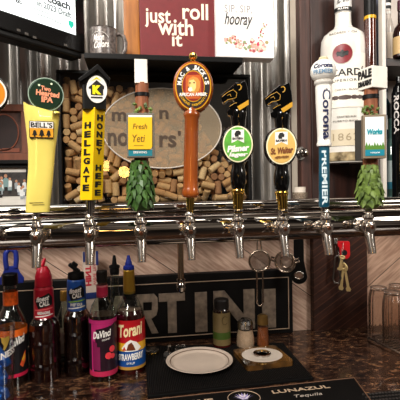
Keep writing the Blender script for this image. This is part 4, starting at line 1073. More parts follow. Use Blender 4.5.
def ew(cx, cz, r_, ry, tilt=0):
    def f(x, z, d):
        a = (cx + x) / r_; return ((r_ + d) * math.sin(a), -(r_ * ry + d + .0003) * math.cos(a), cz + z + x * tilt)
    return f
mb = MB(); X = lambda px: (px - 344.5) * k
lab = M('label_paper', '#e8e1d4', .5, noise=.03)
def patch(x0, x1, y0, y1, mt, r_=22.6):
    n = 16; vs = []
    for i in range(n + 1):
        for y in (y0, y1): vs.append(ew(X(x0) + (X(x1) - X(x0)) * i / n, hh(y), r_ * k, .7)(0, 0, 0))
    mb.add(vs, [(2 * i, 2 * i + 1, 2 * i + 3, 2 * i + 2) for i in range(n)], mt, True)
patch(320, 369, 58, 110, 0); patch(320, 369, 131, 147, 1)
mb.build('label', [lab, M('label_band', '#cfc2a8', .5)], bd)
mb = MB(); q2 = ew(X(343.5), hh(58.5), 22.8 * k, .7)
cir = lambda r_, n=36: [(r_ * math.cos(2 * PI * i / n), r_ * math.sin(2 * PI * i / n)) for i in range(n)]
def on(poly, mt, d):
    vs = [q2(x, z, d) for x, z in poly]; mb.add(vs + [q2(0, 0, d)], [(i, (i + 1) % len(poly), len(poly)) for i in range(len(poly))], mt)
on(cir(9.9 * k), 2, .0005); on(cir(9.3 * k), 0, .0010)
bat = [(-5.8, 1.2), (-4.5, 2.6), (-3, 2.0), (-1.6, 2.2), (-.6, 3.6), (.6, 3.6), (1.6, 2.2), (3, 2.0), (4.5, 2.6), (5.8, 1.2), (5, -2.2), (3.4, -1.6), (1.4, -2.8), (0, -3.6), (-1.4, -2.8), (-3.4, -1.6), (-5, -2.2)]
on([(x * k, z * k) for x, z in bat], 1, .0015)
mb.build('emblem', [M('emblem_red', '#7c1420', .4), INK, M('emblem_ring', '#b9b0a6', .4)], bd)
mb = MB(); W_ = lambda cx, py, **kk: ew(X(cx), hh(py), 22.75 * k, .7)
put_text(mb, 'BACARDÍ', 47 * k, 8.8 * k, W_(341.6, 75.5), 0, .015, cut=(0, 20)); put_text(mb, 'SUPERIOR', 26 * k, 2.4 * k, W_(344, 84), 0, .0, space=1.3)
put_text(mb, 'RON · CARTA · BLANCA', 36 * k, 1.6 * k, W_(344, 93), 1, 0); put_text(mb, '1862', 25 * k, 7 * k, W_(346, 138.5), 2, .0, space=1.2)
put_text(mb, 'CRAFTED RUM', 18 * k, 1.6 * k, W_(347, 119), 1, 0); put_text(mb, 'PUERTO RICO', 24 * k, 1.5 * k, W_(346, 123), 1, 0)
rnd = random.Random(5)
for i in range(22):
    x = -18 + 36 * i / 21; f_ = W_(345.5, 100.5); r2 = (1.1 + 1.1 * abs(math.sin(i * .9))) * (1.5 if i in (10, 11) else 1); pts = [(x + r2 * math.cos(a) * .9, r2 * math.sin(a)) for a in [2 * PI * j / 8 for j in range(8)]]
    vs = [f_(u * k, v * k, .0003) for u, v in pts]; mb.add(vs, [tuple(range(8))], 3)
put_text(mb, 'Bacardi', 13 * k, 3.6 * k, ew(X(344.5), hh(4), 8.35 * k, .8, .12), 0, .0, .4)
put_text(mb, 'RUM', 10 * k, 2 * k, ew(X(344.5), hh(11.6), 8.6 * k, .8), 4, .02)
put_text(mb, 'BACARDI Y CIA', 28 * k, 2.2 * k, ew(X(344.5), hh(37.5), 19.6 * k, .72), 1, 0)
mb.build('lettering', [INK, M('label_grey', '#6b645c', .5), M('label_tan', '#a39377', .5), M('label_brown', '#4c3a35', .5), WHITE], bd)
mb = MB(); mb.box((0, .026, hh(150)), (.03, .036, .10)); mb.build('mount_bracket', BLACK, rb_)

# small chrome knob on the post's edge and paper cups on the ledge
p = P(302.5, 153, 1.345)
kn = thing('bottle_opener', 'small round chrome wall opener at the edge of the dark post', 'bottle opener', (p.x, 1.3595, p.z))
mb = MB(); mb.tube([(0, 0, 0), (0, -.012, 0), (0, -.018, 0)], [.009, .009, .014], 20); mb.ell((0, -.026, 0), (.0155, .012, .0155)); mb.build('knob', CHROME, kn)
mb = MB(); mb.disc_y((0, 0), .017, .022, -.003, .001, 0, 24); mb.build('plate', STEEL, kn)
p = P(301.5, 198, 1.285)
for nm, lb, r0, r1, h, z, mt in (('plastic_cup', 'short clear plastic cup on the ledge beside the dark post', .021, .026, .036, 0, thin_glass('clear_plastic', '#e9e4dc', .12, .1, haze=.35, hazecol='#b9a898', edge=.6)), ('paper_cup', 'small white paper cup standing in the clear plastic cup', .0155, .0185, .05, .0035, M('cup_paper', '#e3d8ca', .7))):
    o = MB(); o.lathe([(r0, 0), (r1, h), (r1 + .001, h), (r1 - .0012, h - .001), (r0 - .001, .002), (1e-5, .002)], seg=28)
    tag(o.build(nm, mt, loc=(P(300, 198, 1.29).x, 1.29, zl + .0008 + z)), lb, 'cup')

# ================================================================ shelving beyond the post
sr = thing('shelf_unit', 'dark shelf board with white upright at the edge beyond the rum bottle', 'shelf', (P(388, 62, 1.33).x, 1.33, P(388, 58, 1.27).z))
xo = sr.location.x; zo = sr.location.z
mb = MB(); a, b = P(386.5, 60, 1.27).x - xo, P(440, 60, 1.27).x - xo; mb.box(((a + b) / 2, .03, -.013), (b - a, .18, .026)); mb.build('shelf_board', DKW, sr, bevel=.002)
a = P(382.5, 100, 1.26).x - xo; zb_ = zl + .0005 - zo; zt_ = P(382, -12, 1.26).z - zo
mb = MB(); mb.box((a, -.07, (zb_ + zt_) / 2), (.0125, .022, zt_ - zb_)); mb.build('upright', M('upright_white', '#d9d2c8', .45), sr, bevel=.001)
mb = MB(); mb.box((a + .009, -.05, zt_ * .5 + zb_ * .5), (.004, .05, zt_ - zb_)); mb.build('upright_edge', M('upright_blue', '#5a6070', .4), sr)
mb = MB(); mb.box(((P(367, 100, 1.44).x + P(440, 100, 1.44).x) / 2, 1.447, 1.78), (P(440, 100, 1.44).x - P(367, 100, 1.44).x, .006, .78)); struct('trim_4', mb, M('shelf_backing', '#b5aba3', .5, noise=.25, nscale=7))

GLASS = thin_glass('bottle_glass', '#e8efe8', .05, .03, edge=.65)
def liquor(name, label, px, Y, z, prof, mat, cap=None, band=None, rot=None, group=None):
    """prof in pixels above the foot"""
    p = P(px, 190, Y); t = depth(p); k = t / F
    b = thing(name, label, 'bottle', (p.x, Y, z), facing(p), group)
    mb = MB(); mb.lathe([(r_ * k, h * k) for r_, h in prof], seg=28); body = mb.build('glass', mat, b)
    if cap: mb = MB(); mb.lathe([(cap[0] * k, cap[1] * k), (cap[0] * k, cap[2] * k), (cap[0] * .9 * k, (cap[2] + .6) * k)], seg=24); mb.build('cap', cap[3], b)
    if band:
        for r_, h0, h1, mt in band: mb = MB(); mb.lathe([(r_ * k, h0 * k), (r_ * k, h1 * k)], seg=28); mb.build('label', mt, b)
    return b, k
AMB = M('amber_liquor', '#220b05', .08, noise=.4, nscale=16, col2='#64240b', coat=1)
b, k = liquor('liquor_bottle', 'tall slender amber bottle with black neck behind the PALE block handle', 371.5, 1.266, zl + .0008, [(6, 0), (7, 1), (7, 60), (6.8, 75), (6.2, 95), (5.6, 120), (5.4, 182)], AMB, (5.7, 184, 206, BLACK), [(5.8, 181, 184, GOLD)])
zsr = zo + .0006
b, k = liquor('liquor_bottle', 'clear bottle with black and white neck on the upper shelf', 388.5, 1.34, zsr, [(5.2, 0), (5.6, 1), (5.6, 36), (4.6, 42), (3.4, 46), (3.2, 56)], M('pale_glass', '#cfc4ba', .12, noise=.25, nscale=30, coat=.6), (3.6, 54, 66, INK), [(5.8, 4, 30, M('pale_label', '#d9cbbb', .5)), (3.7, 49, 51, WHITE), (3.7, 57, 59.5, WHITE)])
b, k = liquor('liquor_bottle', 'squat bottle with tan label and dark shoulders on the upper shelf', 402, 1.27, zsr, [(7, 0), (7.6, 1), (7.6, 24), (6, 30), (3, 34), (2.8, 48)], M('brown_glass', '#2b1410', .1, coat=.8), (3.2, 47, 56, M('wine_cap', '#4c2230', .4)), [(7.8, 3, 20, M('tan_label', '#c8a978', .5))])
b, k = liquor('liquor_bottle', 'clear bottle with white and teal label beside the white upright', 391.5, 1.345, zl + .0008, [(7, 0), (7.6, 1), (7.6, 46), (6, 54), (3, 62), (2.7, 84)], M('sea_glass', '#51706a', .08, noise=.3, nscale=25, coat=1), (3.1, 82, 96, INK), [(7.8, 12, 40, M('teal_white_label', '#c9d6d4', .5)), (7.9, 12, 19, M('teal_band', '#2f7f96', .5))])
b, k = liquor('liquor_bottle', 'dark bottle with white vertical lettering at the edge of the picture', 399.5, 1.266, zl + .0008, [(6, 0), (6.8, 1), (6.8, 108), (5, 114), (2.4, 118), (2.2, 124)], BLACKG, None, None)
mb = MB(); put_text(mb, 'ROCCA', 38 * k, 5 * k, (lambda x, z, d: ((6.9 * k + d) * math.sin(z / (6.9 * k) - .35), -(6.9 * k + d) * math.cos(z / (6.9 * k) - .35), 86 * k - x)), 0, .03); mb.build('lettering', M('bottle_white', '#cfc8c4', .5), b)
b, k = liquor('liquor_bottle', 'small dark teal bottle with white label behind the white upright', 386.5, 1.405, zl + .0008, [(5, 0), (5.6, 1), (5.6, 93), (4, 97), (2, 101), (1.9, 108)], M('deep_teal', '#10282c', .1, coat=.8), (2.2, 107, 114, INK), [(5.7, 70, 84, WHITE)])

# ================================================================ bottles along the back of the counter
def shell(b, prof, k, name='glass', mat=None, seg=36):
    mb = MB(); mb.lathe([(r_ * k, z) for r_, z in prof], seg=seg); return mb.build(name, mat or GLASS, b)
class Bot:
    """px, base row (front edge), radius in pixels -> a bottle standing on the counter"""
    def __init__(s, name, label, px, pyb, r, cat='bottle', z=None):
        z0 = ZC + .0006 if z is None else z
        f = PZ(px, pyb, z0); d = Vector((f.x, f.y, 0)).normalized(); k = depth(f) / F
        k *= 1 + r * k / depth(f)
        c = f + d * r * k; s.k, s.pyb, s.t = k, pyb, depth(c)
        foot = topx(c)[1]; s.foot = foot; s.px = px
        s.r = thing(name, label, cat, c, facing(c))
        s.t = depth(c); s.k = s.t / F
    def z(s, py): return 0 if py is None else max(0, (s.foot - py) * s.k)
    def prof(s, pts): return [(r_, s.z(py) if py is not None else 0) for r_, py in pts]
    def lathe(s, name, pts, mat, parent=None, seg=36, cx=0):
        mb = MB(); mb.lathe([(q_[0] * s.k, s.z(q_[1])) + tuple(q_[2:]) for q_ in pts], (cx * s.k, 0, 0), seg); return mb.build(name, mat, parent or s.r)
    def band(s, name, r, rows, mats, parent=None):
        """rows [(py_top, py_bottom, mat index)]"""
        mb = MB()
        for y0, y1, mt in rows: 
            n = 40; vs = []
            for i in range(n): 
                a = 2 * PI * i / n; vs += [(r * s.k * math.cos(a), r * s.k * math.sin(a), s.z(y1)), (r * s.k * math.cos(a), r * s.k * math.sin(a), s.z(y0))]
            mb.add(vs, [(2 * i, (2 * i + 2) % (2 * n), (2 * i + 3) % (2 * n), 2 * i + 1) for i in range(n)], mt, True)
        return mb.build(name, mats, parent or s.r)
    def text(s, mb, body, x0, x1, y0, y1, r, mat=0, bold=.02, **kk):
        put_text(mb, body, (x1 - x0) * s.k, (y1 - y0) * s.k, cut=(0, max(6, int(x1 - x0))), fn=wrap(((x0 + x1) / 2 - s.px) * s.k, s.z((y0 + y1) / 2), (r + .25) * s.k, kk.pop('tilt', 0)), mat=mat, bold=bold, **kk)
    def blob(s, mb, pts, r, mat=0, d=.0004):
        v2, f2 = sliced([(x, y, 0) for x, y in pts], [tuple(range(len(pts)))], 0, 1.2)
        mb.add([wrap(0, 0, r * s.k)((x - s.px) * s.k, s.z(y), d) for x, y, _ in v2], f2, mat)
SYR = M('dark_syrup', '#160605', .08, coat=1, noise=.3, nscale=14); SYRR = M('red_syrup', '#2d0508', .08, coat=1, noise=.3, nscale=14, col2='#4a0a0c')

# strawberry syrup with gold neck
B = Bot('syrup_bottle', 'strawberry syrup bottle with gold neck foil and blue pour spout', 131, 375, 14.8)
B.lathe('glass', [(13, None), (14.6, 373), (14.6, 316), (14, 311), (12, 306), (9, 300), (6.6, 295), (5.9, 290), (5.3, 270)], GLASS)
B.lathe('syrup', [(12.4, 374), (14, 371), (14, 318), (13.3, 312), (11.5, 308)], SYRR)
B.band('label', 14.9, [(316, 338, 0), (338, 346, 1), (346, 361, 2), (361, 364, 3)], [M('torani_red', '#b3141f', .35), M('torani_yellow', '#e2ab21', .4), M('torani_blue', '#0f4a8f', .35), M('torani_gold', '#b5883a', .35)])
lb = B.r.children[-1]; mb = MB()
B.text(mb, 'Torani', 119, 144, 319, 331.5, 14.9, 0, .03, tilt=.12, shear=.1); B.text(mb, 'STRAWBERRY', 118, 144.5, 348, 354.5, 14.9, 1, .03, tilt=.06)
B.text(mb, 'SYRUP', 127, 135, 356.5, 358.5, 14.9, 1, .0)
B.blob(mb, [(122, 343), (127, 337), (131, 334.5), (137, 337), (142, 343), (138, 346), (126, 346)], 15.05, 1); B.blob(mb, [(127, 345), (129, 339), (132, 337), (134, 340), (136, 345)], 15.1, 2); B.blob(mb, [(123, 345), (125, 341), (127, 345)], 15.1, 3)
mb.build('lettering', [M('torani_cream', '#f3dfae', .4), WHITE, M('print_umber', '#6b3212', .5), M('print_berry', '#c23a2a', .5)], lb)
B.lathe('neck_foil', [(6.0, 293), (5.9, 288), (5.5, 270), (5.0, 269)], M('foil_gold', '#c29a3a', .3, .6)); B.lathe('neck_ring', [(6.7, 297), (6.3, 292.5)], BLACK)
SPB = M('spout_blue', '#1d2f8e', .35)
B.lathe('pour_spout', [(5.3, 269), (5.6, 268), (5.2, 265.5), (3.6, 264.5), (3.3, 262.5), (2.2, 259), (1.3, 255), (.9, 255)], SPB)

# raspberry syrup with pink label
B = Bot('syrup_bottle', 'raspberry syrup bottle with magenta label and pink neck band', 104.2, 382, 13.5)
B.lathe('glass', [(12, None), (13.4, 378), (13.4, 318), (12.8, 311), (10.5, 304), (7.5, 299), (5.6, 294), (5.0, 288), (4.6, 272)], GLASS)
B.lathe('syrup', [(11.4, 379), (12.9, 376), (12.9, 320), (12.3, 313)], SYR)
B.band('label', 13.7, [(316, 320, 0), (320, 366, 1), (366, 371, 2)], [M('label_pink', '#b32a6c', .4), M('label_night', '#26101d', .4, noise=.3), M('label_rose', '#b52850', .4)])
lb = B.r.children[-1]; mb = MB()
B.blob(mb, [(91.5, 320), (91.5, 367), (94, 367), (97, 325), (112, 322), (117, 320)], 13.8, 1); B.blob(mb, [(93, 336), (93, 364), (101, 365), (101, 342), (98, 342), (98, 338)], 13.85, 2)
B.text(mb, 'DaVinci', 94, 112, 326, 333, 13.9, 0, .03, tilt=.16, shear=.15); B.text(mb, 'GOURMET', 103, 111, 334, 335.6, 13.9, 0, 0, tilt=.12)
for x, y, r_ in ((113, 345, 3.2), (109, 351, 3.4), (113.5, 352, 2.6)): B.blob(mb, [(x + r_ * math.cos(a), y + r_ * math.sin(a)) for a in [2 * PI * i / 14 for i in range(14)]], 13.95, 3, .0006 + r_ * .00005)
mb.build('lettering', [WHITE, M('label_pink', '#d63384', .4), M('label_plum', '#7a1a4a', .4), M('berry_red', '#e0404a', .4)], lb)
B.band('neck_label', 5.6, [(284, 286, 1), (286, 296, 0)], [M('neck_pink', '#c2274f', .4), M('neck_rose', '#dd7a84', .4)])
B.lathe('cap', [(5.1, 281), (5.3, 280), (5.3, 271), (4.9, 270)], M('cap_dark', '#191513', .4))

# red and blue sleeved mixer bottles
def mixer(label, px, pyb, r, cols, top, sleeve, sr_, lbl, flip):
    B = Bot('mixer_bottle', label, px, pyb, r); y0, y1 = sleeve
    B.lathe('bottle_body', [(r * .9, None), (r, pyb - 4), (r, pyb - 18), (r * .95, pyb - 21), (r, pyb - 24), (r, y1 + 26), (r * .95, y1 + 23), (r, y1 + 20), (r * .99, y1 + 10), (r * .9, y1 + 4), (r * .74, y1), (sr_ * .97, y1 - 2), (sr_ * .9, y0 + 6)], thin_glass('mixer_plastic', '#c9a89a', .10, .08, edge=.7))
    B.lathe('syrup', [(r * .8, pyb - 1), (r * .93, pyb - 4), (r * .93, y1 + 28), (r * .92, y1 + 12), (r * .8, y1 + 6)], cols[0])
    B.lathe('sleeve', [(sr_, y1), (sr_ * 1.02, y1 - 1), (sr_, y0 + 14), (sr_ * .96, y0 + 5), (sr_ * .75, y0 + 1)], cols[1])
    sl = B.r.children[-1]; mb = MB()
    yc = (y0 + y1) / 2
    B.blob(mb, [(px - sr_ * 1.0, yc - 3), (px + sr_ * .5, yc - 9), (px + sr_ * .9, yc - 4), (px + sr_ * .9, yc + 3), (px - sr_ * .6, yc + 6)], sr_ * 1.02, 1, .0005)
    B.text(mb, 'finest', px - sr_ * .8, px + sr_ * .55, yc - 6.5, yc - 1.5, sr_ * 1.02, 0, .03, tilt=.15, shear=.3); B.text(mb, 'CALL', px - sr_ * .45, px + sr_ * .55, yc - 1.5, yc + 3.5, sr_ * 1.02, 0, .04, tilt=.12)
    B.text(mb, lbl, px - sr_ * .7, px + sr_ * .6, yc + 8.5, yc + 11.5, sr_ * 1.02, 0, .03)
    for j, (ya, cc) in enumerate(((yc + 6.8, 2), (yc + 13.2, 0))): B.blob(mb, [(px - sr_, ya), (px + sr_, ya - 1.5), (px + sr_, ya - .2), (px - sr_, ya + 1.3)], sr_ * 1.025, cc, .0004)
    mb.build('lettering', [WHITE, INK, cols[2]], sl)
    return B
B = mixer('red sleeved mixer bottle with twisted red pour cap', 46, 383, 15, (M('mixer_red', '#1d0807', .12, coat=1, noise=.6, nscale=18, col2='#3e1512'), M('sleeve_red', '#b3122c', .35), M('sleeve_pink', '#e26a6a', .4)), 258, (283, 317), 9.6, 'GRENADINE', False)
cap_m = M('cap_red', '#b5122d', .35)
B.lathe('cap', [(8.8, 285), (8.6, 282), (8.2, 276), (6.8, 271), (5.2, 268), (4, 266)], cap_m, seg=9)
mb = MB(); mb.tube([(-4 * B.k, -.002, B.z(270)), (0, 0, B.z(263)), (2 * B.k, 0, B.z(258))], [.008, .006, .0035], 12); mb.build('pour_tip', cap_m, B.r)
B = mixer('blue sleeved mixer bottle with open black flip cap', 78.5, 377, 13.2, (SYR, M('sleeve_blue', '#1d4f9c', .35, noise=.3, nscale=30), M('sleeve_lime', '#8ab84a', .4)), 262, (275, 309), 9.2, 'SWEET SOUR', True)
B.lathe('cap', [(8, 279), (8.2, 276), (7.6, 272), (3, 271), (2.6, 268)], BLACK, seg=20)
mb = MB(); T_ = Matrix.Translation((-1.5 * B.k, 0, B.z(267.5))) @ Matrix.Rotation(R(40), 4, 'Y'); mb.box((0, 0, 0), (13 * B.k, .02, 3.4 * B.k), 0, T_); mb.box((-2 * B.k, 0, 3 * B.k), (6 * B.k, .014, 4 * B.k), 0, T_); mb.build('flip_lid', BLACK, B.r, bevel=.002)

# orange-banded syrup bottle
B = Bot('syrup_bottle', 'orange banded syrup bottle with black cap at the edge of the row', 13, 388, 15)
B.lathe('glass', [(13, None), (14.6, 386), (14.6, 330), (13.8, 322), (11.5, 314), (8.5, 308), (6.8, 303), (6.2, 296), (5.8, 280)], GLASS)
B.lathe('syrup', [(12.4, 387), (14, 384), (14, 345), (13.9, 338)], SYR)
B.band('label', 14.9, [(326, 333, 0), (333, 369, 1), (369, 372.5, 2)], [M('label_orange', '#e0691c', .4), M('label_black', '#141013', .4), M('label_crimson', '#c01f45', .4)])
lb = B.r.children[-1]; mb = MB()
B.text(mb, 'DaVinci', 11, 26, 333, 341, 14.9, 0, .03, tilt=.35, shear=.15)
B.blob(mb, [(20, 361), (24, 352), (27, 348), (27, 358), (23, 364)], 15.05, 1); B.blob(mb, [(22, 356), (26, 350), (26.5, 355), (24, 359)], 15.1, 2)
mb.build('lettering', [WHITE, M('fruit_orange', '#d9572a', .4), M('fruit_gold', '#e0a030', .4)], lb)
B.band('neck_label', 7.0, [(290.5, 304, 0)], [M('neck_orange', '#dd5f18', .4, noise=.3, nscale=120)])
B.lathe('cap', [(7.2, 284), (7.4, 283), (7.4, 274), (6.8, 273)], BLACK)

# bottles standing behind the front row
B = Bot('liquor_bottle', 'clear bottle with black pour spout behind the gold-necked syrup', 116.5, 361, 10.5)
B.lathe('glass', [(9.5, None), (10.3, 359), (10.3, 318), (9, 311), (5.5, 303), (4.5, 297), (4.2, 272)], GLASS); B.lathe('liquor', [(9.6, 360), (9.9, 357), (9.9, 330)], M('pale_liquor', '#3a2b20', .1))
B.lathe('pour_spout', [(4.4, 274), (4.8, 271), (4.6, 268), (5.4, 267), (5.2, 265), (2.4, 264), (1.8, 258), (1.2, 255)], BLACK)
B = Bot('liquor_bottle', 'clear bottle with small gold cap between the two mixer bottles', 66, 362, 9.5)
B.lathe('glass', [(8.5, None), (9.3, 360), (9.3, 322), (8, 314), (5, 307), (3.8, 302), (3.6, 298)], GLASS); B.lathe('cap', [(3.9, 300), (4.1, 299), (4.1, 291), (3.7, 290)], M('cap_gold', '#a8823e', .3, .7))
B.lathe('label', [(9.5, 350), (9.5, 330)], M('worn_label', '#8b7468', .6, noise=.4, nscale=30))
# tall white carton with red letters
p = PZ(92.5, 352, ZC + .0006); t = depth(p); k = t / F; p.z = ZC + .0006
ct = thing('paper_carton', 'tall narrow white carton with red letters and blue ends behind bottles', 'carton', p, facing(p) + R(8))
hc = 100 * k
mb = MB(); mb.box((0, .012, hc / 2), (13.5 * k, .03, hc)); mb.build('carton_body', M('carton_white', '#cbb9ab', .6), ct, bevel=.001)
mb = MB(); mb.box((-6.2 * k, -.0035, hc - 4 * k), (2 * k, .002, 10 * k)); mb.box((6.4 * k, -.0035, hc - 6 * k), (2.4 * k, .002, 14 * k)); mb.box((0, -.0035, hc - 43 * k), (13.4 * k, .002, 6 * k)); mb.build('blue_end', M('carton_blue', '#24356e', .5), ct)
mb = MB(); put_text(mb, 'HINT', 20 * k, 5.5 * k, (lambda x, z, d: (-2.4 * k + z, -.0034 - d, hc - 23 * k + x)), 0, .05); put_text(mb, 'WINE TEA', 22 * k, 3 * k, (lambda x, z, d: (3.6 * k + z, -.0034 - d, hc - 22 * k + x)), 0, .0)
mb.build('lettering', M('carton_red', '#b22a3a', .5), ct)

# pint glass of blue pourers, nearest the lens
p = PZ(1, 420, ZC + .0006); t = depth(p); k = t / F; foot = topx(p)[1]
pg = thing('pint_glass', 'clear pint glass with white harp lettering holding blue plastic spouts', 'glass', p, facing(p))
ph = (foot - 324) * k
PINT = thin_glass('pint_clear', '#f0f2f2', .06, .02, edge=.7)
mb = MB(); mb.lathe([(11 * k, 0), (11.5 * k, .003), (15.5 * k, ph), (15.2 * k, ph + .001), (14.6 * k, ph - .001), (10.8 * k, .012), (1e-5, .011)], seg=40); mb.build('glass', PINT, pg)
mb = MB(); rr = lambda z: 11.5 * k + 4 * k * z / ph
def cone(cx, z0, tilt=0): return lambda x, z, d: ((rr(z0 + z) + d + .0003) * math.sin((cx + x) / rr(z0)), -(rr(z0 + z) + d + .0003) * math.cos((cx + x) / rr(z0)), z0 + z + x * tilt)
put_text(mb, 'GUINNESS', 36 * k, 6.5 * k, cone(0, ph - 28 * k, .2), 0, .03, cut=(0, 24))
hp_ = [(-3.5, 5.5), (-1, 4.4), (1.5, 5.2), (3.2, 4.6), (3.4, 2), (1.2, -3), (-.8, -6), (-2, -5), (-1.4, -2), (-3, 1)]
vs = [cone(6 * k, ph - 15 * k)(x * k * 1.2, z * k * 1.2, .0003) for x, z in hp_]; mb.add(vs, [tuple(range(len(vs)))], 1)
mb.build('lettering', [WHITE, M('harp_gold', '#bfa04a', .35, .3)], pg)
rnd = random.Random(2)
for i in range(13):
    a = i * 2.4 - 1.0; r_ = rnd.uniform(.3, .66) * 11 * k; x, y = r_ * math.cos(a), r_ * math.sin(a); z = .014 + (i // 3) * .034
    o = MB(); o.lathe([(.0085, 0), (.0095, .004), (.0095, .018), (.006, .022), (.0045, .030), (.003, .046), (.0018, .047)], seg=16)
    sp_ = o.build('pour_spout', M('plastic_blue', '#1167c4', .3, noise=.1), loc=Vector(p) + Vector((x, y, z)), rot=(rnd.uniform(-.5, .5), rnd.uniform(-.5, .5), 0))
    tag(sp_, 'bright blue plastic pour spout inside the pint glass', 'pour spout', 'blue spouts in the pint glass')

# ================================================================ mats, plate, dish, condiments
def quad_mat(name, label, pts, th, mat, ribs=0, ribmat=None, z0=None):
    zz = (ZC + .0005) if z0 is None else z0
    w = [PZ(a, b, zz + th) for a, b in pts]; c = sum(w, Vector()) / 4
    o = thing(name, label, 'bar mat', (c.x, c.y, zz))
    L_ = [(v - c) for v in w]
    mb = MB(); vs = [(v.x, v.y, 0) for v in L_] + [(v.x, v.y, th) for v in L_]
    mb.add(vs, [(3, 2, 1, 0), (4, 5, 6, 7), (0, 1, 5, 4), (1, 2, 6, 5), (2, 3, 7, 6), (3, 0, 4, 7)]); mb.build('mat_base', mat, o, bevel=.001)
    return o, L_, th
RUB = M('black_rubber', '#070606', .6, noise=.2, nscale=60, spec=.2)
# corners: front-left, front-right, back-right, back-left
o, L_, th = quad_mat('bar_mat', 'large black ribbed rubber bar mat under the white plate', [(147.5, 396), (313.5, 377.5), (283, 342.5), (145, 346)], .007, RUB)
mb = MB(); nr = 92
for i in range(nr):
    u = .012 + .976 * i / (nr - 1); a, b = L_[0].lerp(L_[1], u), L_[3].lerp(L_[2], u); d = (b - a); a2, b2 = a + d * .03, a + d * .97
    mb.tube([(a2.x, a2.y, th), (b2.x, b2.y, th)], .0011, 5)
tag(mb.build('rib', M('rubber_rib', '#161413', .45, spec=.3), o), kind='stuff')
o, L_, th = quad_mat('bar_mat', 'narrow black branded bar mat with Tequila lettering along the front', [(148, 427), (372, 402), (354, 377.8), (146.5, 400.2)], .006, RUB)
def on_mat(u, v): return L_[0].lerp(L_[1], u).lerp(L_[3].lerp(L_[2], u), v)
def mat_fn(px, py, ang):
    w = PZ(px, py, ZC + .0065) - o.location; c, s_ = math.cos(ang), math.sin(ang)
    return lambda x, z, d: (w.x + x * c - z * s_, w.y + x * s_ + z * c, th + .0002 + d)
dv = (L_[1] - L_[0]); ang = math.atan2(dv.y, dv.x)
k = depth(PZ(300, 384, ZC)) / F
mb = MB(); put_text(mb, 'LUNAZUL', 58 * k, .0150, mat_fn(301, 389.3, ang), 0, .02); put_text(mb, 'Tequila', 27 * k, .016, mat_fn(308.5, 395.3, ang), 1, .0, .3)
put_text(mb, 'AGAVE', 40 * k, .022, mat_fn(192, 403, ang), 0, .04)
mb.build('lettering', [M('mat_cream', '#b39b83', .6), M('mat_grey', '#a89c92', .6)], o)
mb = MB(); f_ = mat_fn(244, 398, ang); ring = [f_(15 * k * math.cos(a), .034 * math.sin(a), .0003) for a in [2 * PI * i / 40 for i in range(40)]]; mb.tube(ring, .0009, 6, 0, True)
mb.build('oval_line', M('mat_cream', '#b39b83', .6), o)
mb = MB()
for i in range(9):
    a = PI * (.1 + .8 * i / 8); l_ = .024
    vs = [f_(-3 * k * math.sin(a), -.008, .0003), f_(10 * k * math.cos(a), l_ * math.sin(a), .0004), f_(3 * k * math.sin(a), -.008, .0003)]; mb.add(vs, [(0, 1, 2)], i % 2)
mb.build('agave_print', [M('agave_lilac', '#9a8fc0', .6), M('agave_white', '#cfc6cc', .6)], o)
mb = MB(); a, b = L_[3], L_[2]; 
for s0, s1 in ((a, b), (b, L_[1])): mb.tube([(s0.x, s0.y, th), (s1.x, s1.y, th)], .0014, 6)
mb.build('mat_piping', M('mat_brown', '#6a4c38', .6), o)
# perforated mat at the front corner
o, L_, th = quad_mat('bar_mat', 'black perforated rubber mat at the front corner of the counter', [(376, 425), (470, 416), (440, 386.5), (361, 393.5)], .005, RUB)
mb = MB()
for i in range(24):
    for j in range(9):
        w = L_[0].lerp(L_[1], (i + .5 + .5 * (j % 2)) / 25).lerp(L_[3].lerp(L_[2], (i + .5 + .5 * (j % 2)) / 25), (j + .5) / 9)
        mb.lathe([(.0028, th), (.0034, th + .0012), (.0028, th + .0018), (.0016, th + .0012), (.0012, th)], (w.x, w.y, 0), 8)
tag(mb.build('raised_ring', M('rubber_ring', '#2a231f', .5), o), kind='stuff')

zm = ZC + .0005 + .007 + .0012
p = PZ(199.5, 364, zm); k = depth(p) / F; rp_ = 33.5 * k
pl_ = thing('dinner_plate', 'white round plate lying on the black ribbed mat', 'plate', (p.x, p.y, zm))
PLATE = M('plate_glaze', '#b9a99b', .3, coat=.3)
mb = MB(); mb.lathe([(rp_ * .62, 0), (rp_ * .72, .0015), (rp_ * .98, .0115), (rp_, .013), (rp_ * .985, .0143), (rp_ * .88, .0105), (rp_ * .80, .0048), (rp_ * .76, .0038), (1e-5, .0034)], seg=64); mb.build('dish', PLATE, pl_)
mb = MB(); mb.lathe([(rp_ * .885, .0111), (rp_ * .87, .0106), (rp_ * .86, .0098)], seg=64, caps=False); mb.build('rim_line', M('plate_line', '#5e4a3c', .4), pl_)
# square dish with round centre
ctl, cbr = PZ(236, 350, zm), PZ(292, 366, zm); cfl = PZ(245, 374.5, zm); cbk = PZ(275, 346, zm)
c = (PZ(245, 374.5, zm) + PZ(292.5, 368.5, zm) + PZ(275.5, 347, zm) + PZ(236, 351.5, zm)) / 4
sw = (PZ(245, 374.5, zm) - PZ(292.5, 368.5, zm)).length; e = PZ(292.5, 368.5, zm) - PZ(245, 374.5, zm)
ds = thing('glass_ashtray', 'square amber glass ashtray with white round centre and metal ring', 'ashtray', (c.x, c.y, zm), math.atan2(e.y, e.x))
hs = .013
mb = MB(); mb.loft([(0, -sw / 2, sw / 2, sw / 2 * .95), (hs, -sw / 2, sw / 2, sw / 2 * .95)], 64, 14); mb.build('glass_block', M('amber_glass', '#261a10', .06, noise=.6, nscale=22, col2='#785224', coat=1), ds, bevel=.001)
mb = MB(); mb.lathe([(sw * .42, hs), (sw * .43, hs + .001), (sw * .40, hs + .0022), (sw * .26, hs + .0016), (1e-5, hs + .0014)], seg=48, sy=.92); mb.build('white_centre', M('ash_white', '#b8aca0', .4), ds)
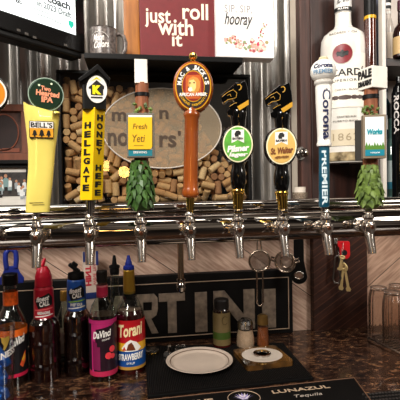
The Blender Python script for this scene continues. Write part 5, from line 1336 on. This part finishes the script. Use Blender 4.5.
mb = MB(); mb.lathe([(sw * .18, hs + .0014), (sw * .185, hs + .0062), (sw * .175, hs + .0068), (sw * .135, hs + .006), (sw * .125, hs + .0022)], seg=36, caps=False); mb.build('metal_ring', CHROME, ds)
mb = MB(); mb.lathe([(sw * .124, hs + .0018), (1e-5, hs + .0018)], seg=30); mb.build('ring_well', M('ash_white', '#b8aca0', .4), ds)

# condiments, just behind the mat's edge
B = Bot('sauce_bottle', 'dark sauce bottle with black cap and cream and green label', 222, 348, 9, z=zm)
B.lathe('glass', [(8, None), (8.6, 346), (8.6, 313), (7.6, 309), (6.8, 307)], M('sauce_dark', '#1f0d06', .1, coat=1))
B.lathe('cap', [(7.0, 308), (7.4, 307), (7.4, 300), (6.8, 298.6)], M('cap_dark', '#191513', .4)); B.lathe('honey_base', [(8.2, 347.5), (8.8, 346), (8.8, 343.5)], M('sauce_red', '#4a0d0a', .2))
B.band('label', 8.75, [(311, 330, 0), (330, 337, 1), (337, 343, 0)], [M('label_honey', '#75633f', .5, noise=.15, nscale=60), M('label_leaf', '#3f5518', .5)])
lb = B.r.children[-1]; mb = MB(); pts = [wrap(0, 0, 8.9 * B.k)((x - B.px) * B.k, B.z(y), .0005) for x, y in [(225.5 + 3 * math.cos(a), 318 + 4 * math.sin(a)) for a in [R(40 + 28 * i) for i in range(11)]]]
mb.tube(pts, .0009, 6); mb.build('lettering', [M('label_ochre', '#4b3a12', .5), CREAM], lb)
B = Bot('salt_shaker', 'glass salt shaker filled with white salt under a metal lid', 245.5, 348.5, 9.5, 'shaker', z=zm)
B.lathe('glass', [(8, None), (9.2, 347), (9.6, 342), (9.2, 336), (7.6, 328), (7, 325)], thin_glass('shaker_glass', '#f2efe8', .08, .03, edge=.6)); B.lathe('salt', [(7.4, 348.4), (8.5, 346.5), (8.8, 342), (8.4, 336), (7.0, 329), (1e-3, 329)], M('salt_white', '#c9b19c', .8, noise=.1, nscale=200))
B.lathe('lid', [(7.4, 328.5), (7.8, 327.5), (7.8, 323), (6.8, 319.8), (4, 318), (1e-3, 317.5)], STEEL)
B = Bot('spice_shaker', 'small amber spice shaker with brass coloured lid', 263, 347, 6.8, 'shaker', z=zm)
B.lathe('glass', [(6, None), (6.4, 346), (6.0, 336), (5.4, 324), (5.0, 322)], thin_glass('shaker_glass'), seg=8); B.lathe('spice', [(5.6, 346.6), (6.0, 345), (5.6, 336), (5.0, 327), (1e-3, 327)], M('paprika', '#8a4a1c', .8, noise=.2, nscale=150), seg=8)
B.lathe('lid', [(5.4, 324), (5.7, 323.5), (5.5, 319), (5.2, 315.5), (3, 314), (1e-3, 313.8)], M('lid_brass', '#9a7a45', .3, .8))

# loose chrome pieces behind the plate
def spare(name, label, px, py, build, cat):
    p = PZ(px, py, zm); th_ = thing(name, label, cat, (p.x, p.y, zm)); build(th_, depth(p) / F); return th_
def jar_lid(o, k):
    mb = MB(); mb.lathe([(7 * k, 0), (7.2 * k, .001), (7 * k, .007), (5.5 * k, .0095), (1e-4, .010)], seg=32); mb.build('lid_shell', STEEL, o)
    mb = MB(); mb.lathe([(7.3 * k, .0005), (7.5 * k, .002), (7.3 * k, .0035)], seg=32); mb.build('rim', BRASS, o)
spare('jar_lid', 'round metal jar lid lying beside the strawberry syrup bottle', 152, 352, jar_lid, 'lid')
def spout_(o, k):
    mb = MB(); T_ = Matrix.Translation((0, 0, .0095)) @ Matrix.Rotation(R(75), 4, 'Z') @ Matrix.Rotation(R(90), 4, 'Y')
    mb.lathe([(.0085, -.022), (.0095, -.020), (.0092, -.004), (.0065, 0), (.0045, .010), (.0035, .030), (.0028, .030)], T=T_, seg=20); mb.build('tube', CHROME, o)
    mb = MB(); mb.box((.004, .006, .021), (.010, .008, .012)); mb.build('lever', CHROME, o, bevel=.001)
spare('pour_spout', 'chrome pour spout lying behind the rim of the white plate', 168, 355, spout_, 'pour spout')
def clip_(o, k):
    mb = MB(); mb.tube([(-.014, 0, .0015), (-.013, 0, .012), (-.006, 0, .015), (-.002, 0, .008), (.004, 0, .013), (.012, 0, .012), (.014, .003, .0015)], .0016, 10); mb.build('wire', CHROME, o)
    mb = MB(); mb.box((0, .001, .0016), (.03, .012, .003)); mb.build('foot_plate', STEEL, o, bevel=.0008)
spare('wire_clip', 'small bent chrome clip behind the white plate', 180.5, 349.5, clip_, 'clip')

# ================================================================ things hanging under the ledge
YH = 1.232; zhook = zl - .01
def hang(name, label, cat, px, py, Y=YH):
    p = P(px, py, Y); o = thing(name, label, cat, p, facing(p)); return o, depth(p) / F, (zhook - p.z)
# two fine mesh strainers
WIRE = M('wire_steel', '#b7a797', .25, 1)
def mesh_mat():
    m, nt, b = nodes('wire_mesh'); N = nt.nodes.new; L = nt.links.new
    out = nt.nodes['Material Output']; tc = N('ShaderNodeTexCoord'); ck_ = N('ShaderNodeTexChecker'); ck_.inputs['Scale'].default_value = 700; L(tc.outputs['Object'], ck_.inputs[0])
    b.inputs['Base Color'].default_value = lin('#8d7c6f'); b.inputs['Metallic'].default_value = .8; b.inputs['Roughness'].default_value = .4
    tr = N('ShaderNodeBsdfTransparent'); mx = N('ShaderNodeMixShader'); mr = N('ShaderNodeMapRange'); mr.inputs['To Min'].default_value = .45; mr.inputs['To Max'].default_value = .95
    L(ck_.outputs['Fac'], mr.inputs[0]); L(mr.outputs[0], mx.inputs[0]); L(tr.outputs[0], mx.inputs[1]); L(b.outputs[0], mx.inputs[2]); L(mx.outputs[0], out.inputs[0]); return m
MESH = mesh_mat()
def strainer(label, px, py, r, yaw, long):
    o, k, up = hang('mesh_strainer', label, 'strainer', px, py)
    o.rotation_euler.z += yaw
    mb = MB(); ring = [(r * k * math.cos(a), 0, r * k * math.sin(a)) for a in [2 * PI * i / 40 for i in range(40)]]; mb.tube(ring, 1.15 * k, 10, 0, True); mb.build('rim', WIRE, o)
    mb = MB(); T_ = Matrix.Rotation(R(90), 4, 'X')
    mb.lathe([(.5 * k, -.040), (r * k * .35, -.031), (r * k * .75, -.015), (r * k * .98, -.001)], T=T_, seg=36, caps=False)
    mb.v = [(x, abs(y), z) for x, y, z in mb.v]; mb.build('mesh_bowl', MESH, o)
    mb = MB()
    if long:
        w_ = 3 * k; zb_ = -45 * k
        mb.tube([(-w_, -.001, -r * k * .95), (-w_, -.001, zb_ + 3 * k), (-w_ * .6, -.001, zb_ + .6 * k), (0, -.001, zb_), (w_ * .6, -.001, zb_ + .6 * k), (w_, -.001, zb_ + 3 * k), (w_, -.001, -r * k * .95)], .9 * k, 8)
        mb.build('long_handle', WIRE, o); mb = MB()
    mb.tube([(-2.2 * k, 0, r * k), (-2 * k, .002, r * k + .012), (-.5 * k, .010, up * .8), (0, .014, up), (.5 * k, .010, up * .8), (2 * k, .002, r * k + .012), (2.2 * k, 0, r * k)], .8 * k, 8)
    mb.build('hook', WIRE, o)
    if not long:
        mb = MB()
        for sx in (-1, 1): mb.tube([(sx * r * k * .98, 0, r * k * .3), (sx * (r + 4) * k, 0, r * k * .42), (sx * (r + 4.5) * k, 0, r * k * .1), (sx * r * k, 0, 0)], 1.0 * k, 8)
        mb.build('ear', WIRE, o)
        mb = MB(); mb.tube([(r * k * .62 * math.cos(a), .014, r * k * .62 * math.sin(a)) for a in [2 * PI * i / 30 for i in range(30)]], .9 * k, 8, 0, True); mb.build('inner_ring', WIRE, o)
strainer('round mesh strainer with long wire handle hanging under the beer rail', 259.5, 261, 10.3, R(12), True)
strainer('round double-ring mesh strainer with side ears hanging beside the black opener', 285, 262, 10, R(-18), False)

# flat bottle openers
def opener(label, px, py, w, h, mat, yaw=0, bulge=1.0):
    o, k, up = hang('bottle_opener', label, 'bottle opener', px, py, 1.29)
    o.rotation_euler.z += yaw; r_ = w / 2 * k
    mb = MB(); n = 20
    out = [(r_ * bulge * math.cos(a), r_ * bulge * math.sin(a)) for a in [PI + PI * i / n for i in range(n + 1)]]; top = h * k
    out = out + [(r_ * .62, r_ * 1.9), (r_ * .62, top - r_ * .3), (r_ * .4, top), (-r_ * .4, top), (-r_ * .62, top - r_ * .3), (-r_ * .62, r_ * 1.9)]
    hole = [(r_ * .52 * math.cos(a), r_ * .1 + r_ * .42 * math.sin(a)) for a in [PI + 2 * PI * i / 26 for i in range(26)]]
    mb.prism(out, -.002, .002, 0); mb.build('blade', mat, o, bevel=.0008)
    mb = MB(); mb.ring_y((0, r_ * .1), r_ * .62, r_ * .55, r_ * .16, -.0034, .0034, 0, 28); mb.build('cap_hole_rim', CHROME, o)
    mb = MB(); mb.disc_y((0, r_ * .1), r_ * .47, r_ * .40, -.0026, .0026, 0, 28); mb.build('cap_hole', M('hole_tan', '#7e6353', .7), o)
    mb = MB(); mb.tube([(0, 0, top - .006), (0, .006, (top + up) / 2), (0, .012, up)], .0016, 8); mb.build('cord', mat, o)
opener('flat black bottle opener hanging against the pale wood beside the post', 299, 276, 16, 40, BLACK, 0)
# blue looped opener
o, k, up = hang('bottle_opener', 'blue looped plastic opener hanging behind the orange banded syrup', 'bottle opener', 11, 262, 1.24)
BLU = M('opener_blue', '#22307f', .35)
mb = MB(); mb.tube([(-4.2 * k, 0, -6 * k), (-5 * k, 0, 2 * k), (-4.6 * k, 0, 9 * k), (-2 * k, 0, 12.5 * k), (2 * k, 0, 12.5 * k), (4.6 * k, 0, 9 * k), (5 * k, 0, 2 * k), (4.2 * k, 0, -6 * k)], 2.5 * k, 12); mb.build('loop', BLU, o)
mb = MB(); mb.prism([(-5.5 * k, -4 * k), (5.5 * k, -4 * k), (8 * k, -11 * k), (12 * k, -17 * k), (11 * k, -22 * k), (-11 * k, -22 * k), (-12 * k, -17 * k), (-8 * k, -11 * k)], -.003, .003); mb.build('wing', BLU, o, bevel=.002)
mb = MB(); mb.tube([(0, 0, 12 * k), (0, .006, up * .8), (0, .01, up)], .0016, 8); mb.build('cord', BLU, o)

# muddler
o, k, up = hang('bar_muddler', 'long pale metal muddler with round end hanging behind the rail', 'muddler', 181, 280)
mb = MB(); mb.tube([(0, 0, -3 * k), (0, 0, 36 * k), (0, .006, up)], [3.1 * k, 3.1 * k, 2.2 * k], 20); mb.build('rod', M('warm_steel', '#c2ab90', .22, 1), o)
mb = MB(); mb.lathe([(1.5 * k, -13 * k), (3.6 * k, -11 * k), (5.2 * k, -7 * k), (4.8 * k, -4 * k), (3.3 * k, -2 * k), (4.6 * k, -1 * k), (4.6 * k, .5 * k), (3.2 * k, 1.5 * k)], seg=24); mb.build('round_end', CHROME, o)

# key bundle with red tag on the post
YK = 1.335
def khang(name, label, cat, px, py): 
    p = P(px, py, YK); return thing(name, label, cat, p, facing(p)), depth(p) / F
o, k = khang('key_hook', 'small dark hook on the post carrying the red tag and keys', 'hook', 336, 243.5)
mb = MB(); mb.tube([(0, .024, .004), (0, -.004, .004), (0, -.010, .0), (0, -.010, .006)], .0022, 8); mb.build('peg', STEEL, o)
mb = MB(); mb.box((0, .0235, .004), (.014, .004, .020)); mb.build('plate', STEEL, o, bevel=.001)
o, k = khang('bottle_opener', 'bright red key tag opener hanging on the dark post', 'bottle opener', 344, 250)
RT = M('tag_red', '#d3121f', .3, coat=.3)
mb = MB(); n = 14
out = [(-6 * k, 9 * k), (4.6 * k, 9 * k), (5.6 * k, 7.5 * k), (5.8 * k, -4 * k)] + [(.9 * k + 4.9 * k * math.cos(a), -4.2 * k + 4.9 * k * math.sin(a)) for a in [-PI * i / n for i in range(n + 1)]] + [(-4.2 * k, 2 * k), (-6 * k, 4 * k)]
hc_ = (.6 * k, -2.6 * k)
mb.prism(out, -.0025, .0025); mb.build('tag_plate', RT, o, bevel=.0008)
mb = MB(); mb.disc_y(hc_, 2.6 * k, 2.8 * k, -.0031, .0031, 0, 24); mb.build('tag_hole', DARKIN, o)
mb = MB(); mb.tube([(-5 * k, 0, 7 * k), (-7 * k, .003, 7.5 * k), (-8 * k, -.009, 7 * k)], .0014, 8); mb.build('split_ring', STEEL, o)
o, k = khang('carabiner', 'silver carabiner hanging beside the brass keys on the post', 'carabiner', 336.5, 270)
mb = MB(); mb.tube([(-1 * k, 0, 13 * k), (2 * k, 0, 15 * k), (3 * k, 0, 11 * k), (2.5 * k, 0, 0), (4 * k, 0, -8 * k), (2 * k, 0, -13 * k), (-2 * k, 0, -13 * k), (-3.4 * k, 0, -9 * k), (-2.4 * k, 0, 0)], .9 * k, 10, 0, True); mb.build('loop', M('dull_steel', '#8c8782', .3, 1), o)
mb = MB(); mb.tube([(0, 0, 14.5 * k), (-.5 * k, -.006, 21 * k), (-.5 * k, -.009, 25 * k)], .0013, 8); mb.build('split_ring', STEEL, o)
KB = M('key_brass', '#dcc28a', .4, .6); 
for i, (px, py, an, lb) in enumerate(((341.5, 276, 6, 'long brass key hanging in the bunch below the red tag'), (345, 277, -9, 'brass key tilted outward below the red tag'), (339, 262, 12, 'short brass key overlapping the carabiner on the post'))):
    o, k = khang('brass_key', lb, 'key', px, py); o.rotation_euler = (0, R(an), o.rotation_euler.z); o.location.y -= .006 + .004 * i
    s_ = 1 if i < 2 else .55
    mb = MB(); mb.ring_y((0, 10 * k * s_), 3.0 * k, 3.6 * k * s_ + .3 * k, 1.9 * k, -.0012, .0012, 0, 20); mb.build('bow', KB, o)
    mb = MB(); mb.prism([(-1.1 * k, 7.2 * k * s_), (1.1 * k, 7.2 * k * s_), (1.3 * k, -9 * k * s_), (2.4 * k, -12 * k * s_), (1.2 * k, -14 * k * s_), (-2 * k, -13.5 * k * s_), (-2.6 * k, -11 * k * s_), (-1.3 * k, -9 * k * s_)], -.0009, .0009); mb.build('blade', KB, o)
    mb = MB(); mb.tube([(0, 0, 12.5 * k * s_), (-2 * k, .002, 20 * k), (-4 * k, .008, (27 if i < 2 else 18) * k)], .001, 8); mb.build('split_ring', STEEL, o)

# ================================================================ pint glasses and their wire rack
zr0 = ZC + .0006
pts = [(368, 337.5), (402, 354), (440, 345), (404, 331)]
w = [PZ(a, b, zr0 + .006) for a, b in pts]; c = sum(w, Vector()) / 4
rk = thing('wire_rack', 'low black wire rack under the clear pint glasses', 'rack', (c.x, c.y, zr0))
mb = MB(); q4 = [v - c for v in w]; mb.tube([(v.x, v.y, .006) for v in q4], .0022, 8, 0, True)
for i in range(1, 9):
    a, b = q4[0].lerp(q4[1], i / 9), q4[3].lerp(q4[2], i / 9); mb.tube([(a.x, a.y, .006), (b.x, b.y, .006)], .0012, 6)
mb.build('grid', M('rack_wire', '#5d5047', .35, .8), rk)
mb = MB()
for v in q4: mb.tube([(v.x, v.y, 0), (v.x, v.y, .006)], .0026, 8)
mb.build('foot_peg', MATS['rack_wire'], rk)
def real_glass():
    m, nt, b = nodes('tumbler_glass'); b.inputs['Base Color'].default_value = lin('#f7f0ea'); b.inputs['Roughness'].default_value = .02
    b.inputs['Transmission Weight'].default_value = 1; b.inputs['IOR'].default_value = 1.45; return m
BAR = real_glass()
gl0 = None
for i, (px, py, lb) in enumerate(((379, 336.5, 'clear pint glass upside down, nearest the dark post'), (393.5, 343, 'clear pint glass upside down at the front of the rack'), (397.5, 333.5, 'clear pint glass upside down behind the front one'), (411, 340, 'clear pint glass upside down, partly past the edge of picture'))):
    p = PZ(px, py, zr0 + .0085); k = depth(p) / F
    g = thing('pint_glass', lb, 'glass', (p.x, p.y, zr0 + .0085), facing(p), 'clear glasses on the wire rack')
    r_, h = .0305, .158
    mb = MB(); mb.lathe([(r_ * .94, 0), (r_, .0), (r_ * 1.02, .003), (r_ * 1.03, h * .62), (r_ * .98, h * .8), (r_ * .80, h * .97), (r_ * .76, h), (r_ * .3, h - .001), (1e-5, h - .001)], seg=14, smooth=False, caps=False)
    mb.lathe([(r_ * .94, 0), (r_ * .93, .004), (r_ * .93, h * .6), (r_ * .86, h * .8), (r_ * .62, h * .93), (1e-5, h * .945)][::-1], seg=28, caps=False); mb.build('tumbler', BAR, g)
    mb = MB(); mb.tube([(r_ * .79 * math.cos(a), r_ * .79 * math.sin(a), h - .002) for a in [2 * PI * i_ / 28 for i_ in range(28)]], .0012, 6, 0, True); mb.build('base_glint', thin_glass('edge_glint', '#ffffff', .3, .1, haze=.35, hazecol='#e9d9cc', edge=.8), g)  # whitish hazy ring added as a painted bright line around the glass

# ================================================================ light and world
w = bpy.data.worlds.new('world'); bpy.context.scene.world = w; w.use_nodes = True; nt = w.node_tree; N = nt.nodes.new; L = nt.links.new
bg = nt.nodes['Background']; tc = N('ShaderNodeTexCoord'); nz = N('ShaderNodeTexNoise'); nz.inputs['Scale'].default_value = 2.6; nz.inputs['Detail'].default_value = 3
L(tc.outputs['Generated'], nz.inputs['Vector']); rp = N('ShaderNodeValToRGB'); L(nz.outputs['Fac'], rp.inputs[0]); e = rp.color_ramp.elements
e[0].position = .40; e[0].color = (.03, .024, .02, 1); e[1].position = .68; e[1].color = (1.0, .85, .7, 1); x = e.new(.52); x.color = (.16, .12, .10, 1)
L(rp.outputs[0], bg.inputs[0]); bg.inputs[1].default_value = .33
def area(name, loc, aim, sx, sy, power, col=(1, 1, 1)):
    d = bpy.data.lights.new(name, 'AREA'); d.shape = 'RECTANGLE'; d.size = sx; d.size_y = sy; d.energy = power; d.color = col
    o = bpy.data.objects.new(name, d); C.objects.link(o); o.location = loc
    o.rotation_euler = (Vector(aim) - Vector(loc)).to_track_quat('-Z', 'Y').to_euler(); return o
def bulb(name, loc, power, rad, col):
    d = bpy.data.lights.new(name, 'POINT'); d.energy = power; d.shadow_soft_size = rad; d.color = col
    o = bpy.data.objects.new(name, d); C.objects.link(o); o.location = loc
area('front_window', (-1.3, -1.0, 3.1), (.1, 1.2, 1.45), 1.2, .8, 112, (1, .96, .9))
area('side_fill', (1.9, -.6, 2.5), (.2, 1.2, 1.45), .5, .9, 26, (1, .95, .88))  # area light added from the right purely as fill
area('streak_light', (0, .55, 2.75), (0, 1.3, 1.5), 2.2, .15, 14, (1, .93, .85))  # strip light added to draw bright streaks along the chrome pipes
def mirror_light(px, py, s, power, rad):
    q_ = P(px, py, Yf + .0085); d = ray(px, py); bulb('pendant', q_ + Vector((d.x, -d.y, d.z)) * s, power, rad, (1, .55, .16))
mirror_light(107, 166, 2.2, 1.6, .045); mirror_light(124, 172, 2.4, 2.2, .05)
sc = bpy.context.scene
sc.view_settings.view_transform = 'Standard'; sc.view_settings.look = 'None'; sc.view_settings.exposure = .10; sc.view_settings.gamma = .93
